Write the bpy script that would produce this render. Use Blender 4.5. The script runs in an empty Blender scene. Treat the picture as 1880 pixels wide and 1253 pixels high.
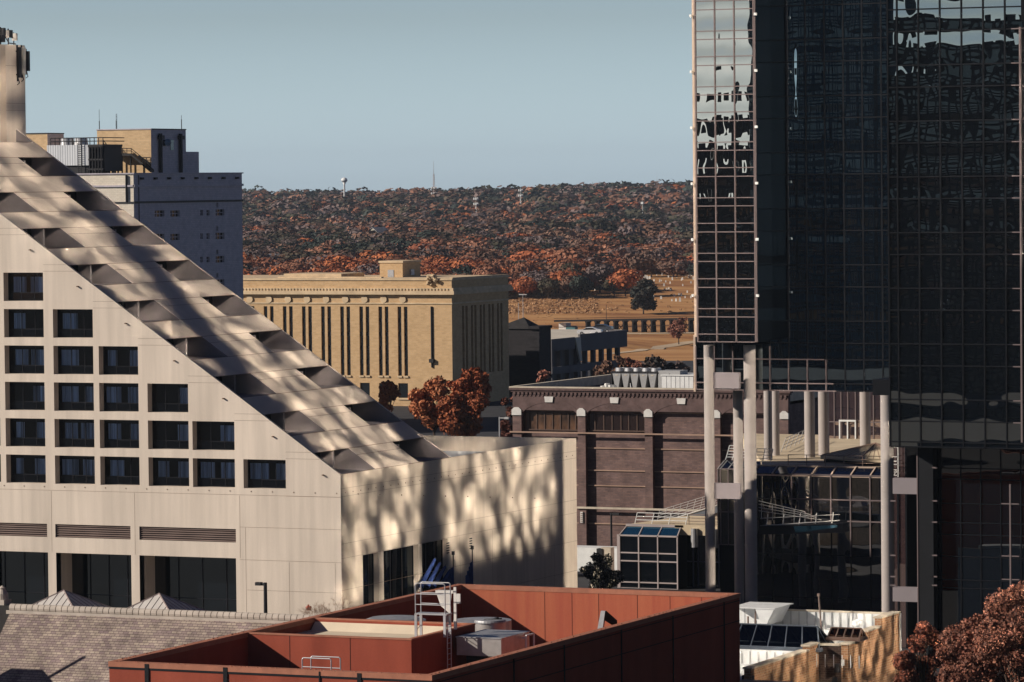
import bpy, math, random
import numpy as np
from mathutils import Vector, Matrix
SC = bpy.context.scene
COL = SC.collection
rd = math.radians
random.seed(7)
# ---------------------------------------------------------------- camera, sky, sun, exposure
CAM_H = 38.0
YAW, PITCH, ROLL, FOC = rd(23.95), math.atan(292.5/7600), 0.01, 7600/1880
_F = Vector((-math.sin(YAW)*math.cos(PITCH), math.cos(YAW)*math.cos(PITCH), -math.sin(PITCH)))
_R0 = Vector((math.cos(YAW), math.sin(YAW), 0)); _U0 = _R0.cross(_F)
_R = _R0*math.cos(ROLL) - _U0*math.sin(ROLL); _U = _R0*math.sin(ROLL) + _U0*math.cos(ROLL)
cam_d = bpy.data.cameras.new('camera'); cam = bpy.data.objects.new('camera', cam_d); COL.objects.link(cam)
cam.matrix_world = Matrix(((_R.x,_U.x,-_F.x,0),(_R.y,_U.y,-_F.y,0),(_R.z,_U.z,-_F.z,CAM_H),(0,0,0,1)))
cam_d.sensor_width = 36; cam_d.lens = 36*FOC; cam_d.clip_start = 1; cam_d.clip_end = 20000
SC.camera = cam
TOSUN = Vector((-0.84, -0.543, 0.0)).normalized()*math.cos(rd(26)) + Vector((0,0,math.sin(rd(26))))
w = bpy.data.worlds.new('World'); SC.world = w; w.use_nodes = True
nt = w.node_tree; sky = nt.nodes.new('ShaderNodeTexSky'); sky.sky_type = 'NISHITA'; sky.sun_disc = False
sky.sun_elevation = rd(26); sky.sun_rotation = math.atan2(TOSUN.x, TOSUN.y) % (2*math.pi)
sky.air_density = 1.0; sky.dust_density = 0.6; sky.ozone_density = 1.5; sky.altitude = 200
hs = nt.nodes.new('ShaderNodeHueSaturation'); hs.inputs['Saturation'].default_value = 0.8
nt.links.new(sky.outputs[0], hs.inputs['Color'])
# paler, bluer air towards the horizon
wt = nt.nodes.new('ShaderNodeTexCoord'); wsx = nt.nodes.new('ShaderNodeSeparateXYZ'); wr = nt.nodes.new('ShaderNodeValToRGB'); wm = nt.nodes.new('ShaderNodeMix'); wm.data_type = 'RGBA'; wm.blend_type = 'MULTIPLY'; wm.inputs[0].default_value = 1; wm.clamp_result = False
wsc = nt.nodes.new('ShaderNodeMath'); wsc.operation = 'MULTIPLY'; wsc.inputs[1].default_value = 2.5
nt.links.new(wt.outputs['Generated'], wsx.inputs[0]); nt.links.new(wsx.outputs[2], wsc.inputs[0]); nt.links.new(wsc.outputs[0], wr.inputs[0])
we = wr.color_ramp.elements; we[0].position = 0.01; we[0].color = (0.52,0.69,1.0,1); we[1].position = 0.9; we[1].color = (0.035,0.05,0.11,1); wx = we.new(0.1); wx.color = (0.345,0.41,0.53,1); wx = we.new(0.2); wx.color = (0.26,0.32,0.45,1); wx = we.new(0.42); wx.color = (0.117,0.157,0.25,1)
wg = nt.nodes.new('ShaderNodeMix'); wg.data_type = 'RGBA'; wg.blend_type = 'MULTIPLY'; wg.inputs[0].default_value = 1; wg.clamp_result = False; wg.inputs[7].default_value = (2.62,2.62,2.62,1)
nt.links.new(wr.outputs[0], wg.inputs[6]); nt.links.new(hs.outputs[0], wm.inputs[6]); nt.links.new(wg.outputs[2], wm.inputs[7]); nt.links.new(wm.outputs[2], nt.nodes['Background'].inputs[0])
nt.nodes['Background'].inputs[1].default_value = 0.070
sd = bpy.data.lights.new('sun', 'SUN'); sd.energy = 4.9; sd.angle = rd(0.5); sd.color = (1.0, 0.90, 0.78)
so = bpy.data.objects.new('sun', sd); COL.objects.link(so); so.location = (0,0,200)
so.rotation_euler = TOSUN.to_track_quat('Z', 'Y').to_euler()
SC.view_settings.view_transform = 'Standard'; SC.view_settings.look = 'None'
SC.view_settings.exposure = 0.2; SC.view_settings.gamma = 1.0
SC.render.engine = 'CYCLES'
cy = SC.cycles; cy.use_denoising = True; cy.max_bounces = 6; cy.glossy_bounces = 4; cy.transparent_max_bounces = 12
cy.diffuse_bounces = 3; cy.caustics_reflective = True; cy.blur_glossy = 0.0; cy.sample_clamp_indirect = 400
cy.use_guiding = True; cy.use_surface_guiding = True; cy.use_volume_guiding = False; cy.guiding_training_samples = 128
# ---------------------------------------------------------------- measuring the place: sight lines to real planes
def _ray(x, y): return _F + _R*((x-940)/7600) + _U*((626.5-y)/7600)
_O = Vector((0,0,CAM_H))
def Yp(x, y, Y): d = _ray(x,y); return _O + d*(Y/d.y)
def Xp(x, y, X): d = _ray(x,y); return _O + d*(X/d.x)
def Zp(x, y, Z): d = _ray(x,y); return _O + d*((Z-CAM_H)/d.z)
def Dp(x, y, D): return _O + _ray(x,y)*D
F0 = Vector((-math.sin(YAW), math.cos(YAW), 0)); R0 = Vector((math.cos(YAW), math.sin(YAW), 0))
# ---------------------------------------------------------------- materials
MATS = {}
def _nt(name):
    m = bpy.data.materials.new(name); m.use_nodes = True
    return m, m.node_tree, m.node_tree.nodes['Principled BSDF']
def mat(name, col, rough=0.8, metal=0.0, var=0.12, scale=0.4, stretch=(1,1,1), col2=None, spec=0.3, bump=0.0, bscale=3.0, fine=0.0, streak=0.0):
    m, t, b = _nt(name); n, L = t.nodes, t.links
    b.inputs['Roughness'].default_value = rough; b.inputs['Metallic'].default_value = metal
    b.inputs['Specular IOR Level'].default_value = spec
    tc = n.new('ShaderNodeTexCoord'); mp = n.new('ShaderNodeMapping'); mp.inputs['Scale'].default_value = stretch
    L.new(tc.outputs['Object'], mp.inputs[0])
    nz = n.new('ShaderNodeTexNoise'); nz.inputs['Scale'].default_value = scale; nz.inputs['Detail'].default_value = 5
    L.new(mp.outputs[0], nz.inputs[0])
    cr = n.new('ShaderNodeValToRGB'); c2 = col2 or tuple(c*(1-var*2.2) for c in col)
    cr.color_ramp.elements[0].position = 0.3; cr.color_ramp.elements[1].position = 0.7
    cr.color_ramp.elements[0].color = (*c2, 1); cr.color_ramp.elements[1].color = (*[min(1,c*(1+var*0.6)) for c in col], 1)
    L.new(nz.outputs[0], cr.inputs[0]); out = cr.outputs[0]
    if fine:
        n2 = n.new('ShaderNodeTexNoise'); n2.inputs['Scale'].default_value = 9; n2.inputs['Detail'].default_value = 3
        L.new(tc.outputs['Object'], n2.inputs[0])
        mr = n.new('ShaderNodeMapRange'); mr.inputs[3].default_value = 1-fine; mr.inputs[4].default_value = 1+fine
        L.new(n2.outputs[0], mr.inputs[0]); mx = n.new('ShaderNodeMix'); mx.data_type = 'RGBA'; mx.blend_type = 'MULTIPLY'
        mx.inputs[0].default_value = 1; L.new(out, mx.inputs[6]); L.new(mr.outputs[0], mx.inputs[7]); out = mx.outputs[2]
    if streak:
        m2 = n.new('ShaderNodeMapping'); m2.inputs['Scale'].default_value = (1.6,1.6,0.07); L.new(tc.outputs['Object'], m2.inputs[0])
        n3 = n.new('ShaderNodeTexNoise'); n3.inputs['Scale'].default_value = 1.0; n3.inputs['Detail'].default_value = 6; n3.inputs['Roughness'].default_value = 0.6; L.new(m2.outputs[0], n3.inputs[0])
        r3 = n.new('ShaderNodeMapRange'); r3.inputs[1].default_value = 0.35; r3.inputs[2].default_value = 0.65; r3.inputs[3].default_value = 1-streak; r3.inputs[4].default_value = 1+streak*0.6; L.new(n3.outputs[0], r3.inputs[0])
        x3 = n.new('ShaderNodeMix'); x3.data_type = 'RGBA'; x3.blend_type = 'MULTIPLY'; x3.inputs[0].default_value = 1; L.new(out, x3.inputs[6]); L.new(r3.outputs[0], x3.inputs[7]); out = x3.outputs[2]
    L.new(out, b.inputs['Base Color'])
    if bump:
        nb = n.new('ShaderNodeTexNoise'); nb.inputs['Scale'].default_value = bscale; nb.inputs['Detail'].default_value = 4
        L.new(tc.outputs['Object'], nb.inputs[0]); bp = n.new('ShaderNodeBump'); bp.inputs['Strength'].default_value = bump
        bp.inputs['Distance'].default_value = 0.05; L.new(nb.outputs[0], bp.inputs['Height']); L.new(bp.outputs[0], b.inputs['Normal'])
    MATS[name] = m; return m
def brickmat(name, c1, c2, mortar, bw, bh, ms=0.02, uv='wall', rough=0.85, bias=0.0, mottle=0.25, offs=0.5):
    m, t, b = _nt(name); n, L = t.nodes, t.links
    b.inputs['Roughness'].default_value = rough; b.inputs['Specular IOR Level'].default_value = 0.2
    tc = n.new('ShaderNodeTexCoord'); sp = n.new('ShaderNodeSeparateXYZ'); L.new(tc.outputs['Object'], sp.inputs[0])
    cb = n.new('ShaderNodeCombineXYZ')
    if uv == 'wall':
        ad = n.new('ShaderNodeMath'); L.new(sp.outputs[0], ad.inputs[0]); L.new(sp.outputs[1], ad.inputs[1]); L.new(ad.outputs[0], cb.inputs[0])
    else: L.new(sp.outputs[0], cb.inputs[0])
    L.new(sp.outputs[2], cb.inputs[1])
    bt = n.new('ShaderNodeTexBrick'); bt.inputs['Scale'].default_value = 1.0; bt.offset = offs
    bt.inputs['Brick Width'].default_value = bw; bt.inputs['Row Height'].default_value = bh; bt.inputs['Mortar Size'].default_value = ms
    bt.inputs['Color1'].default_value = (*c1,1); bt.inputs['Color2'].default_value = (*c2,1); bt.inputs['Mortar'].default_value = (*mortar,1)
    bt.inputs['Bias'].default_value = bias; L.new(cb.outputs[0], bt.inputs[0])
    nz = n.new('ShaderNodeTexNoise'); nz.inputs['Scale'].default_value = 0.8; nz.inputs['Detail'].default_value = 8; nz.inputs['Roughness'].default_value = 0.65
    L.new(tc.outputs['Object'], nz.inputs[0]); mr = n.new('ShaderNodeMapRange'); mr.inputs[1].default_value = 0.3; mr.inputs[2].default_value = 0.7
    mr.inputs[3].default_value = 1-mottle; mr.inputs[4].default_value = 1+mottle; L.new(nz.outputs[0], mr.inputs[0])
    mx = n.new('ShaderNodeMix'); mx.data_type = 'RGBA'; mx.blend_type = 'MULTIPLY'; mx.inputs[0].default_value = 1
    L.new(bt.outputs[0], mx.inputs[6]); L.new(mr.outputs[0], mx.inputs[7]); L.new(mx.outputs[2], b.inputs['Base Color'])
    MATS[name] = m; return m
def glassmat(name, tint, refl=0.6, rough=0.0, wave=0.0, wscale=(0.5,0.5,0.35), body=(0.004,0.006,0.009), pane=None):
    """opaque mirror-coated glazing; slightly wavy, every pane set a hair out of true"""
    m = bpy.data.materials.new(name); m.use_nodes = True; t = m.node_tree; n, L = t.nodes, t.links; n.clear()
    o = n.new('ShaderNodeOutputMaterial'); mx = n.new('ShaderNodeMixShader'); mx.inputs[0].default_value = refl
    d = n.new('ShaderNodeBsdfDiffuse'); d.inputs[0].default_value = (*body,1)
    g = n.new('ShaderNodeBsdfGlossy'); g.inputs['Color'].default_value = (*tint,1); g.inputs['Roughness'].default_value = rough
    L.new(d.outputs[0], mx.inputs[1]); L.new(g.outputs[0], mx.inputs[2]); L.new(mx.outputs[0], o.inputs[0])
    if wave:
        tc = n.new('ShaderNodeTexCoord'); mp = n.new('ShaderNodeMapping'); mp.inputs['Scale'].default_value = wscale
        L.new(tc.outputs['Object'], mp.inputs[0]); nz = n.new('ShaderNodeTexNoise'); nz.inputs['Scale'].default_value = 1.0
        nz.inputs['Detail'].default_value = 1.0; L.new(mp.outputs[0], nz.inputs[0])
        h = nz.outputs[0]
        if pane:   # each pane bows in its frame: height = product of two cosines
            sp = n.new('ShaderNodeSeparateXYZ'); L.new(tc.outputs['Object'], sp.inputs[0]); hh = []
            for src, per in ((sp.outputs[0], pane[0]), (sp.outputs[2], pane[1])):
                mu = n.new('ShaderNodeMath'); mu.operation = 'MULTIPLY'; mu.inputs[1].default_value = 2*math.pi/per; L.new(src, mu.inputs[0])
                co = n.new('ShaderNodeMath'); co.operation = 'COSINE'; L.new(mu.outputs[0], co.inputs[0]); am = n.new('ShaderNodeMath'); am.operation = 'MULTIPLY'; am.inputs[1].default_value = 0.3 if src == sp.outputs[0] else 1.0; L.new(co.outputs[0], am.inputs[0]); hh.append(am)
            ad = n.new('ShaderNodeMath'); L.new(hh[0].outputs[0], ad.inputs[0]); L.new(hh[1].outputs[0], ad.inputs[1])
            ml = n.new('ShaderNodeMath'); ml.operation = 'MULTIPLY_ADD'; ml.inputs[1].default_value = pane[2]; L.new(ad.outputs[0], ml.inputs[0]); L.new(h, ml.inputs[2]); h = ml.outputs[0]
        bp = n.new('ShaderNodeBump'); bp.inputs['Strength'].default_value = 1.0; bp.inputs['Distance'].default_value = wave
        L.new(h, bp.inputs['Height']); L.new(bp.outputs[0], g.inputs['Normal'])
    MATS[name] = m; return m
def seeglass(name, tr=(0.25,0.3,0.34), refl=(0.7,0.75,0.8), ior=1.5):
    m = bpy.data.materials.new(name); m.use_nodes = True; t = m.node_tree; n, L = t.nodes, t.links; n.clear()
    o = n.new('ShaderNodeOutputMaterial'); mx = n.new('ShaderNodeMixShader'); f = n.new('ShaderNodeFresnel'); f.inputs[0].default_value = ior
    a = n.new('ShaderNodeBsdfTransparent'); a.inputs[0].default_value = (*tr,1)
    g = n.new('ShaderNodeBsdfGlossy'); g.inputs['Color'].default_value = (*refl,1); g.inputs['Roughness'].default_value = 0.02
    L.new(f.outputs[0], mx.inputs[0]); L.new(a.outputs[0], mx.inputs[1]); L.new(g.outputs[0], mx.inputs[2]); L.new(mx.outputs[0], o.inputs[0])
    MATS[name] = m; return m
def leafmat(name, rough=0.7):
    m, t, b = _nt(name); n, L = t.nodes, t.links
    at = n.new('ShaderNodeAttribute'); at.attribute_name = 'Col'; L.new(at.outputs['Color'], b.inputs['Base Color'])
    b.inputs['Roughness'].default_value = rough; b.inputs['Specular IOR Level'].default_value = 0.15
    MATS[name] = m; return m
# ---------------------------------------------------------------- mesh builder
class MB:
    def __init__(s): s.v = []; s.f = []; s.m = []
    def face(s, pts, m=0):
        k = len(s.v); s.v += [tuple(p) for p in pts]; s.f.append(tuple(range(k, k+len(pts)))); s.m.append(m); return s
    def box(s, x0, x1, y0, y1, z0, z1, m=0):
        x0,x1 = min(x0,x1),max(x0,x1); y0,y1 = min(y0,y1),max(y0,y1); z0,z1 = min(z0,z1),max(z0,z1)
        k = len(s.v); s.v += [(x,y,z) for x in (x0,x1) for y in (y0,y1) for z in (z0,z1)]
        for q in ((0,1,3,2),(4,6,7,5),(0,4,5,1),(2,3,7,6),(0,2,6,4),(1,5,7,3)): s.f.append(tuple(k+i for i in q)); s.m.append(m)
        return s
    def prism(s, pts, dv, m=0):
        n = len(pts); k = len(s.v); dv = Vector(dv); s.v += [tuple(p) for p in pts] + [tuple(Vector(p)+dv) for p in pts]
        s.f.append(tuple(k+i for i in range(n))[::-1]); s.m.append(m); s.f.append(tuple(k+n+i for i in range(n))); s.m.append(m)
        for i in range(n): j = (i+1)%n; s.f.append((k+i,k+j,k+n+j,k+n+i)); s.m.append(m)
        return s
    def tube(s, a, b, r, n=8, r2=None, m=0, caps=True):
        a, b = Vector(a), Vector(b); r2 = r if r2 is None else r2; d = (b-a).normalized()
        u = d.cross(Vector((0,0,1)) if abs(d.z) < 0.95 else Vector((1,0,0))).normalized(); w_ = d.cross(u); k = len(s.v)
        for c, rr in ((a,r),(b,r2)):
            for i in range(n):
                t = 2*math.pi*i/n; s.v.append(tuple(c+u*math.cos(t)*rr+w_*math.sin(t)*rr))
        for i in range(n): j = (i+1)%n; s.f.append((k+i,k+j,k+n+j,k+n+i)); s.m.append(m)
        if caps: s.f.append(tuple(k+i for i in range(n))[::-1]); s.m.append(m); s.f.append(tuple(k+n+i for i in range(n))); s.m.append(m)
        return s
    def path(s, pts, r, n=6, m=0):
        for a, b in zip(pts[:-1], pts[1:]): s.tube(a, b, r, n, m=m)
        return s
    def lathe(s, c, prof, n=24, m=0):
        k = len(s.v)
        for r, z in prof:
            for i in range(n): t = 2*math.pi*i/n; s.v.append((c[0]+r*math.cos(t), c[1]+r*math.sin(t), c[2]+z))
        for a in range(len(prof)-1):
            for i in range(n): j = (i+1)%n; s.f.append((k+a*n+i,k+a*n+j,k+(a+1)*n+j,k+(a+1)*n+i)); s.m.append(m)
        s.f.append(tuple(k+(len(prof)-1)*n+i for i in range(n))); s.m.append(m); return s
    def wall(s, axis, plane, inward, depth, u0, u1, z0, z1, holes, m=0, mr=None, ur=None, brk=()):
        """a wall face at x or y = plane with openings (ua,ub,za,zb); ur(z) = sloping right-hand end"""
        def P(u, wd, z): return (u, plane+inward*wd, z) if axis == 'y' else (plane+inward*wd, u, z)
        zs = sorted({z0, z1, *brk, *[h[2] for h in holes], *[h[3] for h in holes]}); zs = [z for z in zs if z0 <= z <= z1]
        mr = m if mr is None else mr
        for za, zb in zip(zs[:-1], zs[1:]):
            zm = (za+zb)/2; hs_ = sorted((h[0],h[1]) for h in holes if h[2] < zm < h[3]); u = u0
            for a, b in hs_:
                if a > u: s.face([P(u,0,za),P(a,0,za),P(a,0,zb),P(u,0,zb)], m)
                u = b
            ra, rb = (ur(za), ur(zb)) if ur else (u1, u1)
            if ra > u: s.face([P(u,0,za),P(ra,0,za),P(max(u,rb),0,zb),P(u,0,zb)], m)
        for a, b, c, d in holes:
            s.face([P(a,0,c),P(b,0,c),P(b,depth,c),P(a,depth,c)], mr); s.face([P(a,0,d),P(a,depth,d),P(b,depth,d),P(b,0,d)], mr)
            s.face([P(a,0,c),P(a,depth,c),P(a,depth,d),P(a,0,d)], mr); s.face([P(b,0,c),P(b,0,d),P(b,depth,d),P(b,depth,c)], mr)
        return s
    def build(s, name, mats, parent=None, smooth=False, org=None, fix=True):
        o0 = ORG.get(parent.name, Vector()) if parent else (Vector(org) if org is not None else Vector())
        me = bpy.data.meshes.new(name); me.from_pydata([(p[0]-o0.x,p[1]-o0.y,p[2]-o0.z) for p in s.v], [], s.f)
        for mm in (mats if isinstance(mats,(list,tuple)) else [mats]): me.materials.append(mm)
        me.polygons.foreach_set('material_index', s.m)
        if smooth: me.polygons.foreach_set('use_smooth', [True]*len(s.f))
        me.update()
        if smooth and smooth != 'all':
            me.set_sharp_from_angle(angle=rd(40))
        o = bpy.data.objects.new(name, me); COL.objects.link(o)
        if parent: o.parent = parent; ORG[o.name] = o0
        else: o.location = o0; ORG[o.name] = o0
        return o
ORG = {}
def tag(o, label=None, cat=None, group=None, kind=None):
    for k, v_ in (('label',label),('category',cat),('group',group),('kind',kind)):
        if v_: o[k] = v_
    return o
def thing(name, label, cat, loc=(0,0,0), group=None, rz=0):
    o = bpy.data.objects.new(name, None); COL.objects.link(o); o.location = loc; o.rotation_euler.z = rz
    o.empty_display_size = 0.5; ORG[o.name] = Vector(loc) if not rz else Vector()
    return tag(o, label, cat, group)
def local(name, label, cat, group=None):     # a thing modelled about its own origin, placed afterwards
    return thing(name, label, cat, (0,0,0), group)
def dup(o, loc=None, rz=None, sc=None, label=None, parent=None):
    c = o.copy(); COL.objects.link(c)
    if parent: c.parent = parent
    if loc is not None: c.location = loc
    if rz is not None: c.rotation_euler = (0,0,rz)
    if sc is not None: c.scale = sc if isinstance(sc,(tuple,list)) else (sc,sc,sc)
    if label: c['label'] = label
    for ch in o.children: dup(ch, parent=c)
    return c
def put(o, loc, rz=0, sc=1):
    o.location = loc; o.rotation_euler = (0,0,rz); o.scale = sc if isinstance(sc,(tuple,list)) else (sc,sc,sc); return o
# ---------------------------------------------------------------- foliage
def leaves(rng, lobes, n, size, col, cvar=0.25, flat=1.0, shell=0.55, nrand=0.55):
    """n leaf clusters spread through the lobes [(x,y,z,r)], returns verts (n*4,3), colours (n,3)"""
    L = np.array(lobes, float); wgt = L[:,3]**2; idx = rng.choice(len(L), n, p=wgt/wgt.sum())
    d = rng.normal(size=(n,3)); d /= np.linalg.norm(d,axis=1)[:,None]
    r = (shell + (1-shell)*rng.random(n)**0.7) * L[idx,3]
    c = L[idx,:3] + d*r[:,None]*np.array([1,1,flat])
    nn = d*0.8 + rng.normal(size=(n,3))*nrand; nn /= np.linalg.norm(nn,axis=1)[:,None]
    a = np.cross(nn, rng.normal(size=(n,3))); a /= np.linalg.norm(a,axis=1)[:,None]; b = np.cross(nn,a)
    s_ = size*(0.6+0.8*rng.random(n))[:,None]; a *= s_; b *= s_*0.75
    v = np.stack([c-a-b*0.3, c+b-a*0.2, c+a+b*0.2, c-b+a*0.3], 1).reshape(-1,3)
    base = np.array(col)[rng.integers(0,len(col),n)] if isinstance(col[0],(tuple,list)) else np.tile(np.array(col),(n,1))
    lobe_t = (1+cvar*(rng.random(len(L))*2-1))[idx]
    cc = base*lobe_t[:,None]*(1+cvar*0.8*(rng.random(n)*2-1))[:,None]
    return v, np.clip(cc,0,1)
def quadmesh(name, v, cc, material):
    n = len(v)//4; me = bpy.data.meshes.new(name); me.vertices.add(len(v)); me.vertices.foreach_set('co', v.astype(np.float32).ravel())
    me.loops.add(n*4); me.loops.foreach_set('vertex_index', np.arange(n*4,dtype=np.int32))
    me.polygons.add(n); me.polygons.foreach_set('loop_start', np.arange(0,n*4,4,dtype=np.int32))
    me.update(calc_edges=True)
    at = me.attributes.new('Col','FLOAT_COLOR','POINT'); c4 = np.ones((len(v),4),np.float32); c4[:,:3] = np.repeat(cc,4,axis=0)
    at.data.foreach_set('color', c4.ravel()); me.materials.append(material); return me
def make_tree(label, cat, group, seed, h, cw, n, size, col, trunk_h=0.35, bark=None, name='autumn_tree', tr=None, gaps=0.0, flat=0.85, nl=16):
    rng = np.random.default_rng(seed); t = local(name, label, cat, group)
    lobes = []
    for i in range(nl):
        a = rng.random()*6.283; q = rng.random()**0.5; zz = trunk_h*h + (h*(1-trunk_h))*(0.12+0.76*rng.random())
        env = math.sin(math.pi*min(1,max(0.05,(zz/h-trunk_h)/(1-trunk_h)))**0.8); rr = cw*0.5*q*max(0.3,env)
        lobes.append((rr*math.cos(a)*0.85, rr*math.sin(a)*0.85, zz, cw*(0.13+0.14*rng.random())*(1-0.35*(zz/h))))
    extra = [(x+rng.uniform(-1,1)*r*0.8,y+rng.uniform(-1,1)*r*0.8,z+rng.uniform(-1,1)*r*0.7,r*0.42) for x,y,z,r in lobes for _ in range(4)]
    v, cc = leaves(rng, lobes+extra, n, size, col, flat=flat, shell=0.15)
    cr = bpy.data.objects.new('crown', quadmesh('crown', v, cc, MATS['leaf'])); COL.objects.link(cr); cr.parent = t
    mb = MB(); tr = tr or h*0.022; mb.tube((0,0,-0.3),(0.1,0,trunk_h*h),tr,8,tr*0.75)
    for x,y,z,r in lobes:
        k = rng.random()*0.5; p0 = Vector((0.1*k, 0, trunk_h*h*(0.6+0.9*k))); p1 = Vector((x*0.55,y*0.55,z-(z-p0.z)*0.35))
        mb.tube(p0,p1,tr*0.45,5,tr*0.25); mb.tube(p1,(x,y,z+r*0.4),tr*0.25,4,tr*0.06)
        for q in range(3):
            e = rng.normal(size=3); e /= np.linalg.norm(e); mb.tube((x,y,z),(x+e[0]*r,y+e[1]*r,z+abs(e[2])*r),tr*0.12,3,tr*0.03)
    mb.build('trunk', bark or MATS['bark'], t, smooth='all'); return t
# ---------------------------------------------------------------- palette
CONC = mat('concrete_panel', (0.65,0.56,0.47), 0.85, var=0.07, scale=0.35, stretch=(1,1,0.25), fine=0.05, streak=0.09)
CONC2 = mat('concrete_slope', (0.62,0.53,0.45), 0.8, var=0.08, scale=0.3, fine=0.05, streak=0.05)
BALC = mat('balcony_shaded_concrete', (0.27,0.235,0.24), 0.85, var=0.1, scale=0.5, fine=0.06)  # concrete darkened so the balcony recesses look shaded
JOINT = mat('joint_sealant', (0.20,0.13,0.09), 0.9)
DARK = mat('dark_interior', (0.008,0.009,0.012), 0.9)
DKMET = mat('dark_metal', (0.015,0.015,0.018), 0.6)
GALV = mat('galvanised_metal', (0.42,0.42,0.43), 0.45, 0.5, var=0.12, scale=2)
WHITE = mat('white_paint', (0.72,0.73,0.72), 0.6, var=0.06, scale=1.5, fine=0.04)
CREAM = mat('cream_coping', (0.55,0.48,0.38), 0.8, var=0.12, scale=1.2)
ROOFW = mat('roof_membrane', (0.50,0.52,0.55), 0.8, var=0.1, scale=0.4)
ROOFG = mat('roof_gravel', (0.22,0.21,0.20), 0.9, var=0.15, scale=0.5)
LOUV = mat('louver_metal', (0.22,0.16,0.14), 0.6)
BARK = mat('bark', (0.06,0.04,0.03), 0.95); leafmat('leaf')
CURT = mat('curtain_cloth', (0.72,0.76,0.86), 0.9, var=0.36, scale=4, stretch=(1,1,0.02))
SEE = seeglass('window_glass',(0.85,0.92,1.0)); POSTM = mat('window_frame_metal', (0.02,0.02,0.025), 0.4, 0.5)
ASPH = mat('asphalt', (0.038,0.038,0.042), 0.9, var=0.15, scale=0.3)
# ================================================================ HOTEL
HX, HY, HM = -141.86, 286.45, 0.676          # east wall, south facade, slope
YB = 306.9; FH = 2.917; Z0 = 15.5
def slx(z): return HX - (z-Z0)/HM
hotel = thing('hotel', 'pale concrete hotel with a long sloping east side of stepped balconies and recessed square windows', 'building', (-165,300,0))
wins = []; cols = {0:(-175.9,-172.25),1:(-171.75,-168.1),2:(-167.24,-163.61),3:(-163.11,-159.56),4:(-158.75,-155.12),5:(-154.78,-151.06),6:(-150.3,-146.6),
        -1:(-179.9,-176.35),-2:(-184.2,-180.6),-3:(-188.2,-184.6)}
rng = random.Random(3)
for r in range(-3, 6):
    zt = 31.13-FH*r
    for c, (a, b) in cols.items():
        if c <= r+1 and (c >= 1 or r >= 0 or c < 0) and not (c < 0 and r < 0 and c > r+1): wins.append((a,b,zt-2.27,zt,r,c))
arc = [(-190.5,-183.6),(-182.9,-176.0),(-175.3,-168.0),(-167.26,-160.42),(-159.67,-151.06)]
louv = [(-190.5,-183.6),(-182.9,-176.0),(-175.3,-168.05),(-167.3,-160.45),(-159.65,-151.04)]
holes = [w_[:4] for w_ in wins] + [(a,b,9.99,11.05) for a,b in louv] + [(a,b,0,8.76) for a,b in arc]
ARD = 2.6
mb = MB()
def ur(z): return HX if z <= Z0 else slx(z)
mb.wall('y', HY, 1, 0.75, -204, HX, 0, 46, holes, ur=ur, brk=(Z0,))
# lower storey with deep arcade reveals is part of the same face
mb2 = MB()
# east wall
eh = [(290.2,293.05,0,8.93),(293.95,300.4,0,8.93),(301.1,306.0,0,8.93)]
mb.wall('x', HX, -1, 0.5, HY, 333.0, 0, Z0, eh)
mb.face([(-204,333,0),(HX,333,0),(HX,333,Z0),(-204,333,Z0)])
mb.face([(-204,YB,Z0),(HX,YB,Z0),(slx(46),YB,46),(-204,YB,46)]); mb.face([(-204,HY,0),(-204,333,0),(-204,333,15),(-204,YB,46),(-204,HY,46)])
# parapet of the low roof behind the slope
mb.box(HX-0.35,HX-0.004,YB+0.01,332.6,14.2,Z0-0.006); mb.box(-172,HX-0.35,332.6,332.99,14.2,Z0-0.006)
# panel joints on the facade
j = 0.02
for r in range(-1, 7):
    for dz in (0.1, 0.62):
        z = 31.13-FH*r+dz-0.0
        if r == 6 and dz > 0.5: continue
        xl = max([b for a,b,c,d,rr,cc in wins if rr in (r, r-1)] or [-172.4])
        mb.box(xl+0.02, (HX if z < Z0 else slx(z)-0.05), HY-0.006, HY+0.01, z, z+j, 1)
for x in (-168.0+0.37,-160.05,-150.68): mb.box(x,x+j,HY-0.006,HY+0.01,8.8,13.7,1)
for x in (-146.4,-142.4): mb.box(x,x+j,HY-0.006,HY+0.01,2,8.6,1)
mb.box(-150.7,HX,HY-0.007,HY+0.01,11.22,11.24,1); mb.box(-150.7,HX,HY-0.007,HY+0.01,8.66,8.68,1); mb.box(-150.1,HX-0.4,HY-0.007,HY+0.01,6.3,6.32,1)
mb.box(-204,HX,HY-0.007,HY+0.01,13.74,13.76,1); mb.box(-150.2,-150.18,HY-0.006,HY+0.01,2,11.2,1)
for i in range(26): mb.box(-172+i*1.86,-171.93+i*1.86,HY-0.03,HY+0.01,14.0,14.08,1)
for z in (14.38,13.76,10.1,8.97,6.5,3.9): mb.box(HX-0.01,HX+0.006,HY,333,z,z+j,1)
for y in (297.3,303.6,308.4,314.9,321.4,327.9): mb.box(HX-0.01,HX+0.005,y,y+j,0,8.9,1)
for i in range(34): mb.box(HX-0.01,HX+0.03,287.2+i*1.36,287.28+i*1.36,14.0,14.09,1)
for k in range(7):        # little spouts below the slope edge
    z = 17.0+k*FH-1.6; x = slx(z)-1.55
    mb.box(x-0.12,x,HY-0.2,HY+0.01,z,z+0.09,1)
for y0 in (305.8,310.3):
    for i in range(5): mb.box(HX-0.01,HX+0.03,y0,y0+0.5,7.7+i*0.2,7.8+i*0.2,2)
mb.build('wall', [CONC, JOINT, DKMET], hotel)
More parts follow.
